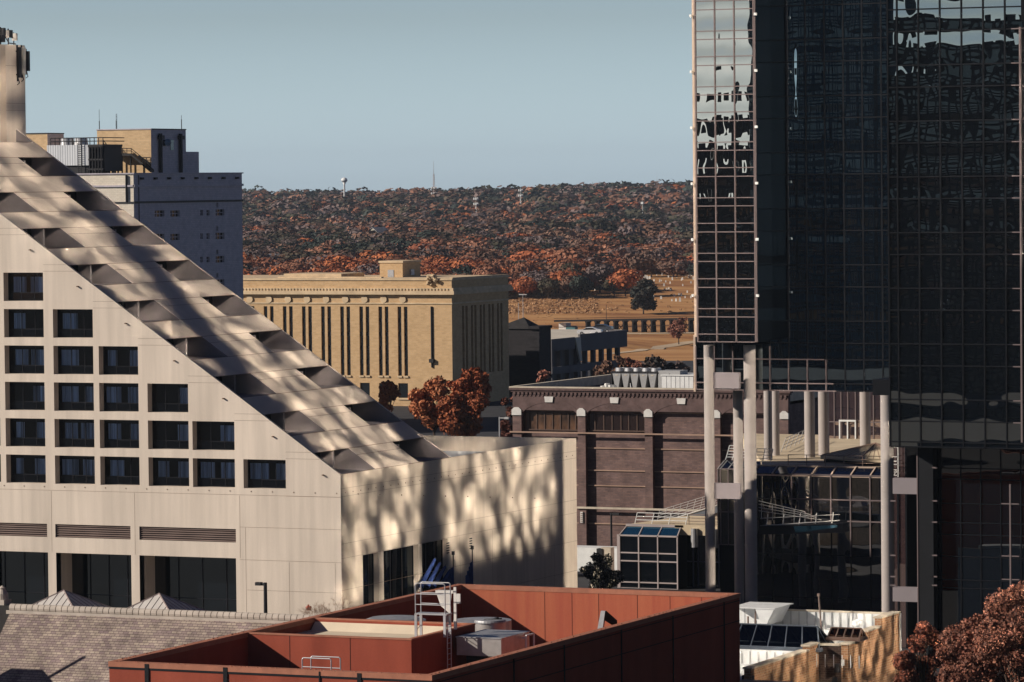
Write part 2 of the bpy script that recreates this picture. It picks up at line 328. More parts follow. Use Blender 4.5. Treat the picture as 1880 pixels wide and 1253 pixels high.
# arcade piers and dark glazing behind
for i,(a,b) in enumerate(arc):
    p = MB(); p.box(b+0.0,(arc[i+1][0] if i < len(arc)-1 else b+0.35),HY+0.02,HY+ARD,0,8.75)
    if i < len(arc)-1: p.build('pier', CONC, hotel)
m_ = MB(); m_.box(-204,-151.06,HY+0.76,HY+ARD,8.77,9.6); m_.build('soffit', CONC, hotel)
m_ = MB(); m_.box(-151.055,-150.5,HY+0.02,HY+ARD,0,8.75); m_.build('pier', CONC, hotel)
SHOPG = glassmat('shopfront_glass', (0.25,0.28,0.3), 0.35, 0.02, 0.003)
for a,b in arc:
    p = MB(); p.box(a-0.1,b+0.1,HY+ARD-0.1,HY+ARD+0.05,0,8.9)
    g_ = p.build('arcade_glazing', SHOPG, hotel)
    q = MB(); q.box(a,b,HY+ARD-0.16,HY+ARD-0.1,5.2,5.26)
    for i in range(1,4): q.box(a+i*(b-a)/4-0.03,a+i*(b-a)/4+0.03,HY+ARD-0.17,HY+ARD-0.11,0,8.9)
    q.build('mullion', POSTM, g_)
for a,b,c,d in eh:
    p = MB(); p.box(HX-0.55,HX-0.5,a-0.05,b+0.05,c,d+0.05); g_ = p.build('ground_window', SHOPG, hotel)
    q = MB(); [q.box(HX-0.5,HX-0.44,a+(b-a)*i/3-0.04,a+(b-a)*i/3+0.04,c,d) for i in range(4)]; q.build('mullion', POSTM, g_)
for a,b in louv:
    p = MB(); p.box(a,b,HY+0.7,HY+0.74,9.9,11.1,1)
    for i in range(6):
        z = 10.02+i*0.172; p.prism([(a,HY+0.08,z+0.02),(a,HY+0.30,z+0.13),(a,HY+0.30,z+0.16),(a,HY+0.08,z+0.05)],(b-a,0,0))
    p.build('louver', [LOUV, DARK], hotel)
# windows
for a,b,c,d,r,cc in wins:
    f = MB(); y = HY+0.72
    f.box(a,b,y,y+0.05,c,c+0.06); f.box(a,b,y,y+0.05,d-0.08,d); f.box(a,a+0.05,y,y+0.05,c,d); f.box(b-0.05,b,y,y+0.05,c,d)
    f.box(a,b,y-0.01,y+0.05,c+0.62,c+0.68)
    for i in (1,2): f.box(a+i*(b-a)/3-0.025,a+i*(b-a)/3+0.025,y,y+0.05,c,d)
    fo = f.build('window', POSTM, hotel)
    MB().face([(a,y+0.03,c),(b,y+0.03,c),(b,y+0.03,d),(a,y+0.03,d)]).build('pane', SEE, fo)
    q = MB(); wd = b-a; seg = []
    if rng.random() < 0.85: seg.append((a+wd*rng.uniform(0.02,0.12), a+wd*rng.uniform(0.3,0.5)))
    if rng.random() < 0.9: seg.append((a+wd*rng.uniform(0.5,0.66), b-0.03))
    if not seg: seg.append((b-0.6,b-0.05))
    for s0,s1 in seg:
        n = int((s1-s0)/0.055); pts = [(s0+(s1-s0)*i/n, y+0.22+0.07*math.sin(i*1.9+rng.random()*1.5)) for i in range(n+1)]
        for p_,q_ in zip(pts[:-1],pts[1:]): q.face([(p_[0],p_[1],c+0.66),(q_[0],q_[1],c+0.66),(q_[0],q_[1],d-0.35),(p_[0],p_[1],d-0.35)])
    q.build('curtain', CURT, fo)
    k_ = MB(); k_.box(a,b,y+0.1,y+0.9,c,c+0.62); k_.build('sill_panel', DKMET, fo)
core_ = MB(); core_.prism([(-203.8,HY+1.7,9.5),(slx(16)-2.6,HY+1.7,9.5),(slx(16)-4.7,HY+1.7,16),(slx(45)-4.7,HY+1.7,45),(-203.8,HY+1.7,45)],(0,YB-HY-1.9,0))
core_.box(-203.8,HX-0.7,HY+3.2,332.5,0,9.45); core_.build('interior', DARK, hotel)
# the slope: solid middle bay, recessed balconies in the two outer bays
BAYS = [(HY,292.7),(292.7,300.75),(300.75,YB)]
s = MB(); NF = 10
def S(y,z): return (slx(z),y,z)
def strip(ya,yb,za,zb): s.face([S(ya,za),S(yb,za),S(yb,zb),S(ya,zb)])
ztop = Z0+NF*FH
strip(292.7,300.75,Z0,ztop); strip(HY+0.0,HY+0.25,Z0,ztop); strip(YB-0.25,YB,Z0,ztop)
for k in range(NF):
    zf = Z0+k*FH; zc = zf+1.6; zn = zf+FH
    for ya,yb in ((HY+0.25,292.7),(300.75,YB-0.25)):
        strip(ya,yb,zc,zn)
    # joints
    for z in (zf, zc): s.prism([S(HY,z),S(HY,z+0.03),(slx(z+0.03)+0.006,HY,z+0.035),(slx(z)+0.006,HY,z+0.008)],(0,YB-HY,0),1)
    z = zf+1.1; s.prism([S(292.7,z),S(292.7,z+0.02),(slx(z+0.02)+0.006,292.7,z+0.025),(slx(z)+0.006,292.7,z+0.006)],(0,8.05,0),1)
s.face([(slx(ztop),HY,ztop),(slx(ztop),YB,ztop),(-204,YB,ztop),(-204,HY,ztop)])
s.build('sloped_wall', [CONC2, JOINT], hotel)
DOORG = glassmat('balcony_glass', (0.3,0.33,0.36), 0.4, 0.03, 0.003)
for k in range(NF):
    zf = Z0+k*FH+0.003; zc = zf+1.6; zi = zf+2.5
    for bi,(ya,yb) in enumerate(((HY+0.25,292.7),(300.75,YB-0.25))):
        xf = slx(zf); xc = slx(zc); xb = xf-4.5; xi = slx(zi)-0.15
        q = MB()
        q.face([(xf,ya,zf),(xf,yb,zf),(xb,yb,zf),(xb,ya,zf)])                      # floor
        q.face([(xc,ya,zc),(xc,yb,zc),(xi,yb,zc),(xi,ya,zc)])               # lintel underside
        q.face([(xi,ya,zc),(xi,yb,zc),(xi,yb,zi),(xi,ya,zi)])
        q.face([(xi,ya,zi),(xi,yb,zi),(xb,yb,zi),(xb,ya,zi)])
        for y_ in (ya,yb): q.face([(xf,y_,zf),(xc,y_,zc),(xi,y_,zc),(xi,y_,zi),(xb,y_,zi),(xb,y_,zf)])
        q.face([(xb,ya,zf),(xb,yb,zf),(xb,yb,zi),(xb,ya,zi)],1)
        if bi == 0: q.box(xf-3.7,xf-2.6,yb-2.3,yb-2.05,zf,zf+1.58)
        else: q.box(xf-2.6,xf-2.3,yb-5.0,yb-4.75,zf,zf+1.35)
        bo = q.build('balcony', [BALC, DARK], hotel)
        d_ = MB(); d_.box(xb+0.02,xb+0.07,ya+1.2,yb-1.6,zf+0.05,zi-0.1); d_.build('glass_door', DOORG, bo)
        r_ = MB(); r_.tube((xf-0.15,ya+0.02,zf+0.25),(xf-0.15,yb-0.02,zf+0.25),0.02,5)
        for i in range(5): r_.tube((xf-0.15,ya+0.1+i*(yb-ya-0.2)/4,zf),(xf-0.15,ya+0.1+i*(yb-ya-0.2)/4,zf+0.25),0.015,4)
rf = MB(); rf.face([(-172,YB,14.2),(HX-0.35,YB,14.2),(HX-0.35,332.6,14.2),(-172,332.6,14.2)])
rf.box(-158,-150,312,318,14.21,14.9); rf.build('roof', ROOFW, hotel)
sh = MB(); sh.box(-190,-182.4,305.1,308.3,38,50.1); sh.box(-190,-183.0,301.5,305.09,38,50.8)
for z in (44.5,45.1,48.3): sh.box(-182.41,-182.393,305.1,308.3,z,z+0.02,1); sh.box(-183.01,-182.993,301.5,305.09,z,z+0.02,1)
sh.build('lift_shaft', [CONC2, JOINT], hotel)
# aerials on the lift shaft
PAN = mat('aerial_casing', (0.60,0.55,0.50), 0.5)
def panel_aerial(name, lab, p, h, r, m_):
    t = thing(name, lab, 'antenna', p, 'panel antennas on the hotel lift shaft'); x,y,z = p
    q = MB(); q.box(x+0.25,x+0.42,y-r,y+r,z,z+h); q.build('housing', m_, t)
    q = MB(); q.tube((x+0.12,y,z-0.3),(x+0.12,y,z+h+0.2),0.07,6); q.box(x,x+0.3,y-0.06,y+0.06,z+0.2,z+0.32); q.box(x,x+0.3,y-0.06,y+0.06,z+h-0.4,z+h-0.28)
    q.path([(x+0.12,y+0.1,z),(x+0.15,y+0.25,z-0.45),(x+0.15,y-0.1,z-0.6)],0.035,5); q.build('bracket', DKMET, t)
panel_aerial('panel_antenna','tall slim pale panel antenna bolted to the side of the lift shaft at top left',(-182.4,307.55,47.6),2.3,0.2,PAN)
panel_aerial('panel_antenna','dark edge-on panel antenna nearest the outer corner of the lift shaft',(-182.5,308.45,47.9),1.7,0.16,DKMET)
panel_aerial('panel_antenna','long dark panel antenna on the inner side of the pale one on the lift shaft',(-182.4,306.85,47.3),2.6,0.17,DKMET)
t = thing('antenna_mast','cluster of dish and box antennas on top of the lift shaft','antenna',(-183,306,50.1))
q = MB(); q.path([(-183,305.3,50.1),(-183,305.3,51.6)],0.07,6); q.path([(-183,306.6,50.1),(-183,306.6,51.5)],0.06,6); q.tube((-183,305.1,50.9),(-183,307.9,50.7),0.05,5); q.path([(-183,307.5,50.1),(-183,307.5,51.2)],0.05,5); q.path([(-182.8,305.6,50.9),(-182.7,306.2,50.25),(-182.7,307.3,50.2)],0.05,5); q.build('mast', DKMET, t)
for y_,z_,r_,mm in ((305.3,50.3,0.3,DKMET),(306.0,50.7,0.22,PAN),(306.6,50.75,0.26,DKMET),(307.5,50.5,0.14,PAN),(305.5,50.9,0.2,DKMET)):
    q = MB(); q.box(-183.1,-182.7,y_-r_,y_+r_,z_,z_+0.62); q.build('antenna_box', mm, t)
t = MB(); t.tube((-183.3,304.7,50.8),(-183.3,304.7,52.3),0.05,6); t.tube((-183.3,304.7,52.3),(-183.3,304.7,54.2),0.022,5)
tag(t.build('whip_antenna', DKMET, org=(-183.3,304.7,50.8)),'thin upright whip antenna at the left edge above the lift shaft','antenna')
# flags before the east wall
BLUE = mat('flag_cloth', (0.025,0.055,0.20), 0.8, var=0.2, scale=3)
for i,(px,py,lab) in enumerate(((832,1018,'black flagpole with a furled blue flag, the left one by the hotel east wall'),(867,1008,'black flagpole further right along the hotel east wall'))):
    top = Xp(px,py,-139.6); t = thing('flagpole', lab, 'flagpole', (top.x,top.y,0), 'flagpoles by the hotel')
    q = MB(); q.tube((top.x,top.y,0),(top.x,top.y,top.z),0.07,8,0.05); q.build('pole', DKMET, t)
    q = MB(); q.box(top.x-0.1,top.x+0.1,top.y-0.1,top.y+0.1,top.z-0.05,top.z+0.25); q.build('finial', DKMET, t)
    q = MB(); n = 14; pr = []
    for k in range(n+1): f_ = k/n; pr.append((top.x+0.12*math.sin(k*1.7), top.y-0.05-f_*(1.6 if i==0 else 1.1)))
    for k in range(n):
        za, zb = top.z-0.9-1.2*k/n, top.z-0.9-1.2*(k+1)/n
        q.face([(pr[k][0],pr[k][1],za-(2.2-1.0*k/n)),(pr[k+1][0],pr[k+1][1],zb-(2.2-1.0*(k+1)/n)),(pr[k+1][0],pr[k+1][1],zb),(pr[k][0],pr[k][1],za)])
    q.build('flag', BLUE, t, smooth='all')
for i in range(4):
    p0 = Xp(772+i*12,1078,-139.9); t = MB(); e = p0+Vector((0.3,2.1-0.25*i,2.0-0.25*i))
    t.tube(p0,e,0.22,8,0.12); t.tube(e,e+Vector((0,0.15,0.15)),0.05,6,0.03,m=1)
    o = t.build('furled_parasol',[BLUE,DKMET],org=p0)
    tag(o,'slanting furled blue canopy, number %s from the left in the row behind the rooftop ladder'%('one','two','three','four')[i],'parasol','furled blue canopies')
# ================================================================ OLD OFFICE BLOCK (behind the hotel, left)
OB1 = brickmat('cream_brick', (0.66,0.60,0.50), (0.58,0.52,0.43), (0.5,0.45,0.38), 0.7, 0.28, 0.02, mottle=0.08)
OB2 = brickmat('tan_brick', (0.60,0.42,0.24), (0.50,0.34,0.19), (0.5,0.38,0.24), 0.6, 0.25, 0.02, mottle=0.12)
OB3 = brickmat('grey_shade_brick', (0.50,0.45,0.48), (0.42,0.39,0.43), (0.33,0.31,0.35), 0.7, 0.28, 0.02, mottle=0.12)  # sides turned from the sun: shade put into a greyer brick colour
c0 = Dp(245,320,620); OX, OY = c0.x, c0.y; oT = c0.z
oW = Yp(60,320,OY).x; oN = Xp(444,320,OX).y
obl = thing('office_block','old brick office block with a cream front and small barred windows behind the sloping hotel','building',((OX+oW)/2,(OY+oN)/2,0))
m_ = MB(); zb = Xp(300,371,OX).z
m_.face([(oW,OY,0),(OX,OY,0),(OX,OY,oT),(oW,OY,oT)],0); m_.face([(oW,oN,0),(oW,oN,oT),(OX,oN,oT),(OX,oN,0)],0); m_.face([(oW,OY,0),(oW,OY,oT),(oW,oN,oT),(oW,oN,0)],0)
wh = []
def WX(px0,px1,py0,py1): a = Xp(px0,py0,OX); b = Xp(px1,py1,OX); return (a.y,b.y,b.z,a.z)
for (px0,px1) in ((284,302),(313,330)): wh.append(WX(px0,px1,387,398))
for k in range(5):
    dy = 43*k
    wh += [WX(368,373,386+dy,396+dy),WX(379,385,386+dy,396+dy),WX(396,412,385+dy,396+dy),WX(397,401,373+dy,381+dy)]
    if k: wh.append(WX(313,330,387+dy,398+dy)); wh.append(WX(284,302,387+dy,398+dy))
m_.wall('x',OX,-1,0.4,OY,oN,0,oT,wh,2)
m_.build('wall',[OB1,OB2,OB3],obl)
q = MB(); q.box(oW,OX+0.25,OY-0.25,OY-0.003,oT-1.9,oT-1.65); q.box(OX+0.003,OX+0.3,OY-0.25,oN,oT-1.95,oT-1.6)
q.box(OX+0.003,OX+0.2,OY-0.1,oN,zb-0.15,zb+0.15,1); q.box(oW,OX+0.25,OY-0.2,OY-0.003,zb-0.1,zb+0.1,1)
q.box(oW-0.1,OX+0.2,OY-0.2,OY+0.25,oT,oT+0.18); q.box(OX-0.2,OX+0.2,OY+0.25,oN+0.2,oT,oT+0.18); q.build('cornice',[OB3,DKMET],obl)
for a,b,c,d in wh:
    f = MB(); f.box(OX-0.4,OX-0.36,a,b,c,d,1); n = max(2,int((b-a)/1.4)+1)
    for i in range(n+1): f.box(OX-0.35,OX-0.28,a+(b-a)*i/n-0.06,a+(b-a)*i/n+0.06,c,d)
    f.box(OX-0.35,OX-0.29,a,b,(c+d)/2-0.05,(c+d)/2+0.05); f.build('window',[OB3,SHOPG],obl)
for px,p1,p2 in ((233,322,371),(253,322,420)):
    f = MB()
    if px == 233: a = Yp(px,p1,OY); b = Yp(px,p2,OY); f.tube((a.x,OY-0.2,a.z),(a.x,OY-0.2,b.z),0.16,6)
    else: a = Xp(px,p1,OX); b = Xp(px,p2,OX); f.tube((OX+0.15,a.y,a.z),(OX+0.15,a.y,b.z-20),0.07,6)
    f.build('downpipe',DKMET,obl)
for i in range(8):
    a = Xp(258+i*25,323,OX); f = MB(); f.box(OX+0.01,OX+0.5,a.y-0.25,a.y+0.25,oT-0.85,oT-0.5); f.build('scupper',DKMET,obl)
q = MB(); q.face([(oW,OY,oT-0.6),(OX,OY,oT-0.6),(OX,oN,oT-0.6),(oW,oN,oT-0.6)]); q.build('roof',ROOFG,obl)
# penthouse
pc = Dp(277,238,634); PY = pc.y; PX = pc.x; pw = Yp(178,238,PY).x; pn = Xp(341,238,PX).y; pz = pc.z
ph = MB(); ph.face([(pw,PY,oT-0.6),(PX,PY,oT-0.6),(PX,PY,pz),(pw,PY,pz)],0); ph.face([(PX,PY,oT-0.6),(PX,pn,oT-0.6),(PX,pn,pz),(PX,PY,pz)],1)
ph.face([(pw,PY,pz-0.2),(PX,PY,pz-0.2),(PX,pn,pz-0.2),(pw,pn,pz-0.2)],1); ph.face([(pw,pn,oT-0.6),(pw,PY,oT-0.6),(pw,PY,pz),(pw,pn,pz)],0); ph.face([(pw,pn,oT-0.6),(PX,pn,oT-0.6),(PX,pn,pz),(pw,pn,pz)],0)
ph.box(pw-0.1,PX+0.12,PY-0.12,PY+0.2,pz,pz+0.15,1); ph.box(PX-0.2,PX+0.12,PY+0.2,pn,pz,pz+0.15,2)
s1 = Xp(365,279,PX).y; sz_ = Xp(350,279,PX).z; ph.box(PX-8,PX,pn+0.02,s1,oT-0.6,sz_,1)
pho = ph.build('penthouse',[OB2,OB3,DKMET],obl)
for px in (291,328):
    a = Xp(px,243,PX); f = MB(); f.tube((PX+0.35,a.y,oT-0.5),(PX+0.35,a.y,pz-0.6),0.3,8); f.box(PX+0.1,PX+0.8,a.y-0.5,a.y+0.5,pz-1.5,pz-0.9); f.build('vent_pipe',DKMET,pho)
f = MB(); a = Xp(299,257,PX); b = Xp(306,268,PX); f.box(PX+0.01,PX+0.1,a.y,b.y,b.z,a.z); a = Xp(312,257,PX); b = Xp(318,276,PX); f.box(PX+0.01,PX+0.1,a.y,b.y,b.z,a.z); f.build('window',SHOPG,pho)
f = MB(); a = Xp(303,262,PX)
for i in range(12):
    t1,t2 = i*math.pi/6,(i+1)*math.pi/6; f.face([(PX+0.8,a.y,a.z),(PX+0.5,a.y+1.1*math.cos(t1),a.z+0.55*math.sin(t1)),(PX+0.5,a.y+1.1*math.cos(t2),a.z+0.55*math.sin(t2))])
f.tube((PX,a.y,a.z-0.3),(PX+0.8,a.y,a.z),0.05,5); tag(f.build('satellite_dish',mat('dish_blue',(0.08,0.13,0.2),0.6),org=(PX+0.8,a.y,a.z)),'blue-grey satellite dish on the shaded wall of the rooftop penthouse','satellite dish')
# second little penthouse at the far left
q = MB(); a = Dp(87,246,640); l = Yp(40,246,a.y).x; n_ = Xp(117,246,a.x).y
q.box(l,a.x-0.01,a.y,n_,oT-0.6,a.z,0); q.box(a.x-0.01,a.x,a.y,n_,oT-0.6,a.z,1); q.box(l,a.x+0.1,a.y-0.1,n_,a.z,a.z+0.15,2); q.build('stair_head',[OB2,OB3,DKMET],obl)
# cooling tower, railings, ladder
CORR = brickmat('corrugated_steel',(0.62,0.64,0.66),(0.56,0.58,0.6),(0.25,0.26,0.3),0.42,40,0.05,mottle=0.06,offs=0)
a = Dp(162,266,625); b = Yp(86,266,a.y); zB = Yp(150,304,a.y).z
ct = thing('cooling_tower','corrugated steel cooling tower with a ladder and roof rails on the old office block','cooling tower',((a.x+b.x)/2,a.y,oT))
q = MB(); q.box(b.x,a.x,a.y,a.y+7,zB,a.z); q.box(b.x,a.x,a.y+0.3,a.y+6.7,oT-0.6,zB,1); q.build('casing',[CORR,DKMET],ct)
e2 = Yp(189,266,a.y); q = MB()
for i in range(5):
    x = a.x+(e2.x-a.x)*(i+0.5)/5; q.tube((x,a.y,oT-0.6),(x,a.y,a.z),0.14,6); q.tube((x,a.y+5,oT-0.6),(x,a.y+5,a.z),0.14,6)
for z in (oT+0.8,(oT+a.z)/2,a.z-0.3): q.box(a.x,e2.x,a.y-0.1,a.y+0.1,z-0.12,z+0.12)
q.box(a.x+0.2,e2.x-0.1,a.y+0.6,a.y+6,oT+0.5,a.z-0.3); q.box(a.x,e2.x,a.y-0.15,a.y+6,a.z-0.3,a.z+0.02); q.build('frame',DKMET,ct)
for px in (124,149): c_ = Yp(px,262,a.y+3); q = MB(); q.lathe((c_.x,c_.y,a.z),[(1.1,0),(1.0,0.5),(0.95,1.1)],20); q.build('fan_cowl',GALV,ct)
q = MB(); rz_ = Yp(120,254,a.y).z
for px in range(93,190,8): c_ = Yp(px,260,a.y); q.tube((c_.x,a.y,a.z),(c_.x,a.y,rz_),0.07,5)
for z in (rz_,(rz_+a.z)/2): q.tube((Yp(93,260,a.y).x,a.y,z),(e2.x,a.y,z),0.07,5); q.tube((e2.x,a.y,z),(e2.x,a.y+6.5,z),0.07,5)
q.build('railing',DKMET,ct)
q = MB(); l0 = Yp(143,266,a.y-0.3); l1 = Yp(149,266,a.y-0.3)
for x in (l0.x,l1.x): q.tube((x,a.y-0.3,oT),(x,a.y-0.3,a.z+0.3),0.06,5)
for i in range(14): z = oT+0.3+i*(a.z-oT)/14; q.tube((l0.x,a.y-0.3,z),(l1.x,a.y-0.3,z),0.05,4)
q.build('ladder',DKMET,ct)
wk = thing('walkway','dark steel walkway and stair with handrails crossing in front of the tan penthouse','walkway',(pc.x-5,PY-2,oT)); q = MB()
P_ = [Yp(x,y,PY-1.6) for x,y in ((190,268),(201,282),(241,282),(276,312))]; R_ = [Yp(x,y,PY-1.6) for x,y in ((190,258),(201,272),(241,273),(276,302))]
for A,B in ((P_,0.5),): 
    for u,v in zip(P_[:-1],P_[1:]): q.prism([u,v,v-Vector((0,0,0.4)),u-Vector((0,0,0.4))],(0,1.2,0))
q.build('deck',DKMET,wk); q = MB()
q.path(R_,0.06,5); q.path([(u+v)/2 for u,v in zip(P_,R_)],0.05,5)
for i in range(3):
    n = (3,5,5)[i]
    for k in range(n+1): u = P_[i].lerp(P_[i+1],k/n); v = R_[i].lerp(R_[i+1],k/n); q.tube(u,v,0.06,4)
q.build('handrail',DKMET,wk); q = MB()
for x_ in (0.1,0.5,0.9): u = P_[1].lerp(P_[2],x_); q.tube((u.x,u.y+0.5,oT-0.6),u+Vector((0,0.5,0)),0.12,6)
q.build('support',DKMET,wk)
for px,py,pb,lab in ((182,201,238,'thin whip antenna at the left end of the penthouse roof'),(213,210,238,'short lattice aerial in the middle of the penthouse roof edge'),(333,212,238,'hair-thin aerial at the right end of the penthouse roof')):
    u = Yp(px,py,PY+3); q = MB(); q.tube((u.x,u.y,pz-0.2),(u.x,u.y,pz+1.5),0.07,5); q.tube((u.x,u.y,pz+1.5),u,0.035,4)
    if px == 213: q.tube((u.x+0.15,u.y,pz-0.2),(u.x+0.15,u.y,u.z),0.03,4); [q.tube((u.x,u.y,pz+0.4*k),(u.x+0.15,u.y,pz+0.4*k+0.2),0.02,3) for k in range(1,7)]
    tag(q.build('aerial',DKMET,org=(u.x,u.y,pz-0.2)),lab,'antenna')
# ================================================================ COURTHOUSE
CB = brickmat('court_brick',(0.55,0.37,0.20),(0.47,0.31,0.16),(0.50,0.36,0.23),0.7,0.3,0.02,mottle=0.08); CS = mat('court_stone',(0.62,0.47,0.30),0.85,var=0.12,scale=0.6,fine=0.05)
c0 = Dp(829,514,700); CX,CY,cT = c0.x,c0.y,c0.z; cN = Xp(933,507,CX).y; cW = Yp(300,514,CY).x
ch = thing('courthouse','tan stone courthouse with tall paired slit windows and a carved crest near its corner','building',((CX+cW)/2,(CY+cN)/2,0))
hs_ = []; cen = []
for i in range(-4,8):
    x0 = 484.0+35.1*i
    for a_,b_ in ((0,8.2),(11.5,19.6)):
        A = Yp(x0+a_,563,CY); B = Yp(x0+b_,690,CY); hs_.append((A.x,B.x,B.z,A.z,CY))
    A = Yp(x0+1.5,704,CY); B = Yp(x0+19.5,731,CY); hs_.append((A.x,B.x,B.z,A.z,CY)); cen.append(x0+10)
zt_,zb_ = Yp(600,563,CY).z,Yp(700,690,CY).z; g1,g0 = Yp(740,704,CY).z,Yp(740,731,CY).z
hs_ = [(a,b,(zb_ if c > 3.5 else g0),(zt_ if c > 3.5 else g1)) for a,b,c,d,_ in hs_]
hx = []
for i in range(5):
    for k in (0,1): W_ = (cN-CY)/24.0; y = CY+(4.2+i*3.7+k*1.45)*W_; hx.append((y,y+0.9*W_,zb_,zt_))
m_ = MB(); m_.wall('y',CY,1,0.35,cW,CX,0,cT-3.6,hs_); m_.wall('x',CX,-1,0.8,CY,cN,0,cT-3.6,hx)
m_.face([(cW,cN,0),(CX,cN,0),(CX,cN,cT),(cW,cN,cT)]); m_.face([(cW,CY,0),(cW,cN,0),(cW,cN,cT),(cW,CY,cT)])
m_.box(cW+1,CX-1.0,CY+1.3,cN-0.5,0,cT-4.2,1); m_.build('wall',[CB,DARK],ch)
q = MB(); Z = lambda y: Yp(700,y,CY).z
q.box(cW,CX,CY,cN,cT-3.6,Z(533),1); q.box(cW-0.4,CX+0.75,CY-0.75,cN+0.4,Z(541),Z(534.5)); q.box(cW-0.3,CX+0.5,CY-0.5,cN+0.3,Z(534.5)+0.003,Z(529))
q.box(cW,CX,CY,cN,Z(529)+0.003,Z(515),1); q.box(cW-0.1,CX+0.18,CY-0.18,cN+0.1,Z(515)+0.003,Z(511.5))
q.box(cW,CX+0.14,CY-0.14,CY-0.003,Z(558.5),Z(556)); q.box(CX+0.003,CX+0.14,CY,cN,Z(558.5),Z(556))
for i in range(150):
    x = CX-0.4-i*0.62
    if x > cW: q.box(x-0.22,x,CY-0.64,CY-0.52,Z(533),Z(530))
q.build('cornice',[CS,CB],ch)
# upper setback and roof
a = Yp(545,505,CY+8); b = Yp(650,505,CY+8); q = MB(); q.box(a.x,b.x,CY+3,CY+12,cT-1,Yp(600,503,CY+3).z); q.box(Yp(510,508,CY+2).x,Yp(700,508,CY+2).x,CY+2,CY+2.9,cT-1,Yp(600,508.5,CY+2).z)
q.box(cW+1,CX-1,CY+1,cN-1,cT-1.4,cT-0.6,1); q.box(CX-0.6,CX-0.02,CY+0.5,cN,cT-0.8,cT+0.35); q.build('roof',[CS,ROOFW],ch)
pc2 = Dp(739,483,712); l = Yp(697,483,pc2.y).x; n_ = Xp(772,483,pc2.x).y; q = MB()
q.box(l,pc2.x,pc2.y,n_,cT-1,pc2.z,0); q.box(l-0.15,pc2.x+0.15,pc2.y-0.15,n_+0.15,pc2.z,pc2.z+0.35,1); po = q.build('penthouse',[CB,CS],ch)
q = MB(); u = Yp(712,496,pc2.y); v = Yp(723,510,pc2.y); q.box(u.x,v.x,pc2.y-0.08,pc2.y-0.01,v.z,u.z); q.build('door',GALV,po)
q = MB(); u = Xp(752,495,pc2.x); v = Xp(758,505,pc2.x); q.box(pc2.x+0.01,pc2.x+0.3,u.y,v.y,v.z,u.z); q.build('hatch',GALV,po)
for c_ in cen:
    u = Yp(c_,550,CY); q = MB(); q.v=[]; n=14; k0=[(u.x+0.62*math.cos(6.283*i/n),CY-0.12,u.z+0.62*math.sin(6.283*i/n)) for i in range(n)]
    q.prism([(x_,CY-0.004,z_) for x_,y_,z_ in k0][::-1],(0,-0.22,0)); q.build('medallion',CS,ch)
u = Yp(793,516,CY); q = MB(); rr = random.Random(5)
for i in range(26):
    an = rr.random()*6.283; rd_ = rr.random()**0.5; x_,z_ = u.x+math.cos(an)*rd_*1.05,u.z+math.sin(an)*rd_*0.8+0.1; s_ = 0.16+rr.random()*0.2
    q.tube((x_,CY-0.15,z_),(x_+rr.uniform(-.3,.3),CY-0.35-rr.random()*0.5,z_+rr.uniform(-.3,.4)),s_,6,s_*0.5)
q.box(u.x-0.7,u.x+0.7,CY-0.6,CY-0.19,u.z+0.75,u.z+1.1); q.build('carved_crest',CS,ch)
q = MB(); u = Yp(792.5,563,CY); v = Yp(794,675,CY); q.tube((u.x,CY-0.12,u.z),(u.x,CY-0.12,v.z),0.16,6); w1 = Yp(794,663,CY); q.box(u.x-0.4,u.x+0.4,CY-0.5,CY-0.01,w1.z-0.3,w1.z+0.35); q.build('downpipe',DKMET,ch)
for a_,b_,c_,d_ in hs_:
    f = MB(); tall = d_-c_ > 5; f.box(a_,b_,CY+0.31,CY+0.345,c_,d_); 
    if tall: [f.box(a_,b_,CY+0.24,CY+0.305,c_+(d_-c_)*i/5-0.35,c_+(d_-c_)*i/5+0.35,1) for i in range(1,5)]
    o = f.build('window',[SHOPG,DKMET],ch)
    g_ = MB(); g_.box(a_-0.1,b_+0.1,CY-0.2,CY+0.3,c_-0.3,c_-0.003); g_.build('sill',CS,o)
for a_,b_,c_,d_ in hx:
    f = MB(); f.box(CX-0.8,CX-0.75,a_,b_,c_,d_); f.build('window',[SHOPG,DKMET],ch)
# ================================================================ BROWN BRICK BUILDING
BB = brickmat('brown_brick',(0.185,0.115,0.10),(0.125,0.08,0.075),(0.12,0.09,0.085),0.55,0.16,0.02,mottle=0.3)
BBD = mat('dark_brick_trim',(0.13,0.085,0.08),0.9,var=0.15,scale=1.5,fine=0.1)
LIME = mat('limestone',(0.62,0.60,0.57),0.8,var=0.06,scale=2,fine=0.05)
c0 = Dp(941,712,430); BX,BY,bT = c0.x,c0.y,c0.z; bE = Yp(1447,722,BY).x; bN = Xp(1126,687,BX).y
bb = thing('brick_warehouse','dark brown brick building with blind segmental arches and pale keystones','building',((BX+bE)/2,BY+15,0))
Z = lambda y: Yp(1130,y,BY).z
piers = [(941,957),(1060.5,1074.5),(1183.5,1197.5),(1306,1322),(1433,1447)]
m_ = MB(); m_.box(BX,bE,BY+0.6,bN,0,bT-0.8); m_.build('wall',BB,bb)
q = MB(); zs = Z(763); zc = Z(741)            # spandrel with arches: one sheet with depth, built as columns of quads
px_ = [(Yp(a,760,BY).x,Yp(b,760,BY).x) for a,b in piers]
for a,b in px_: q.box(a,b,BY,BY+0.59,0,bT-2.2)
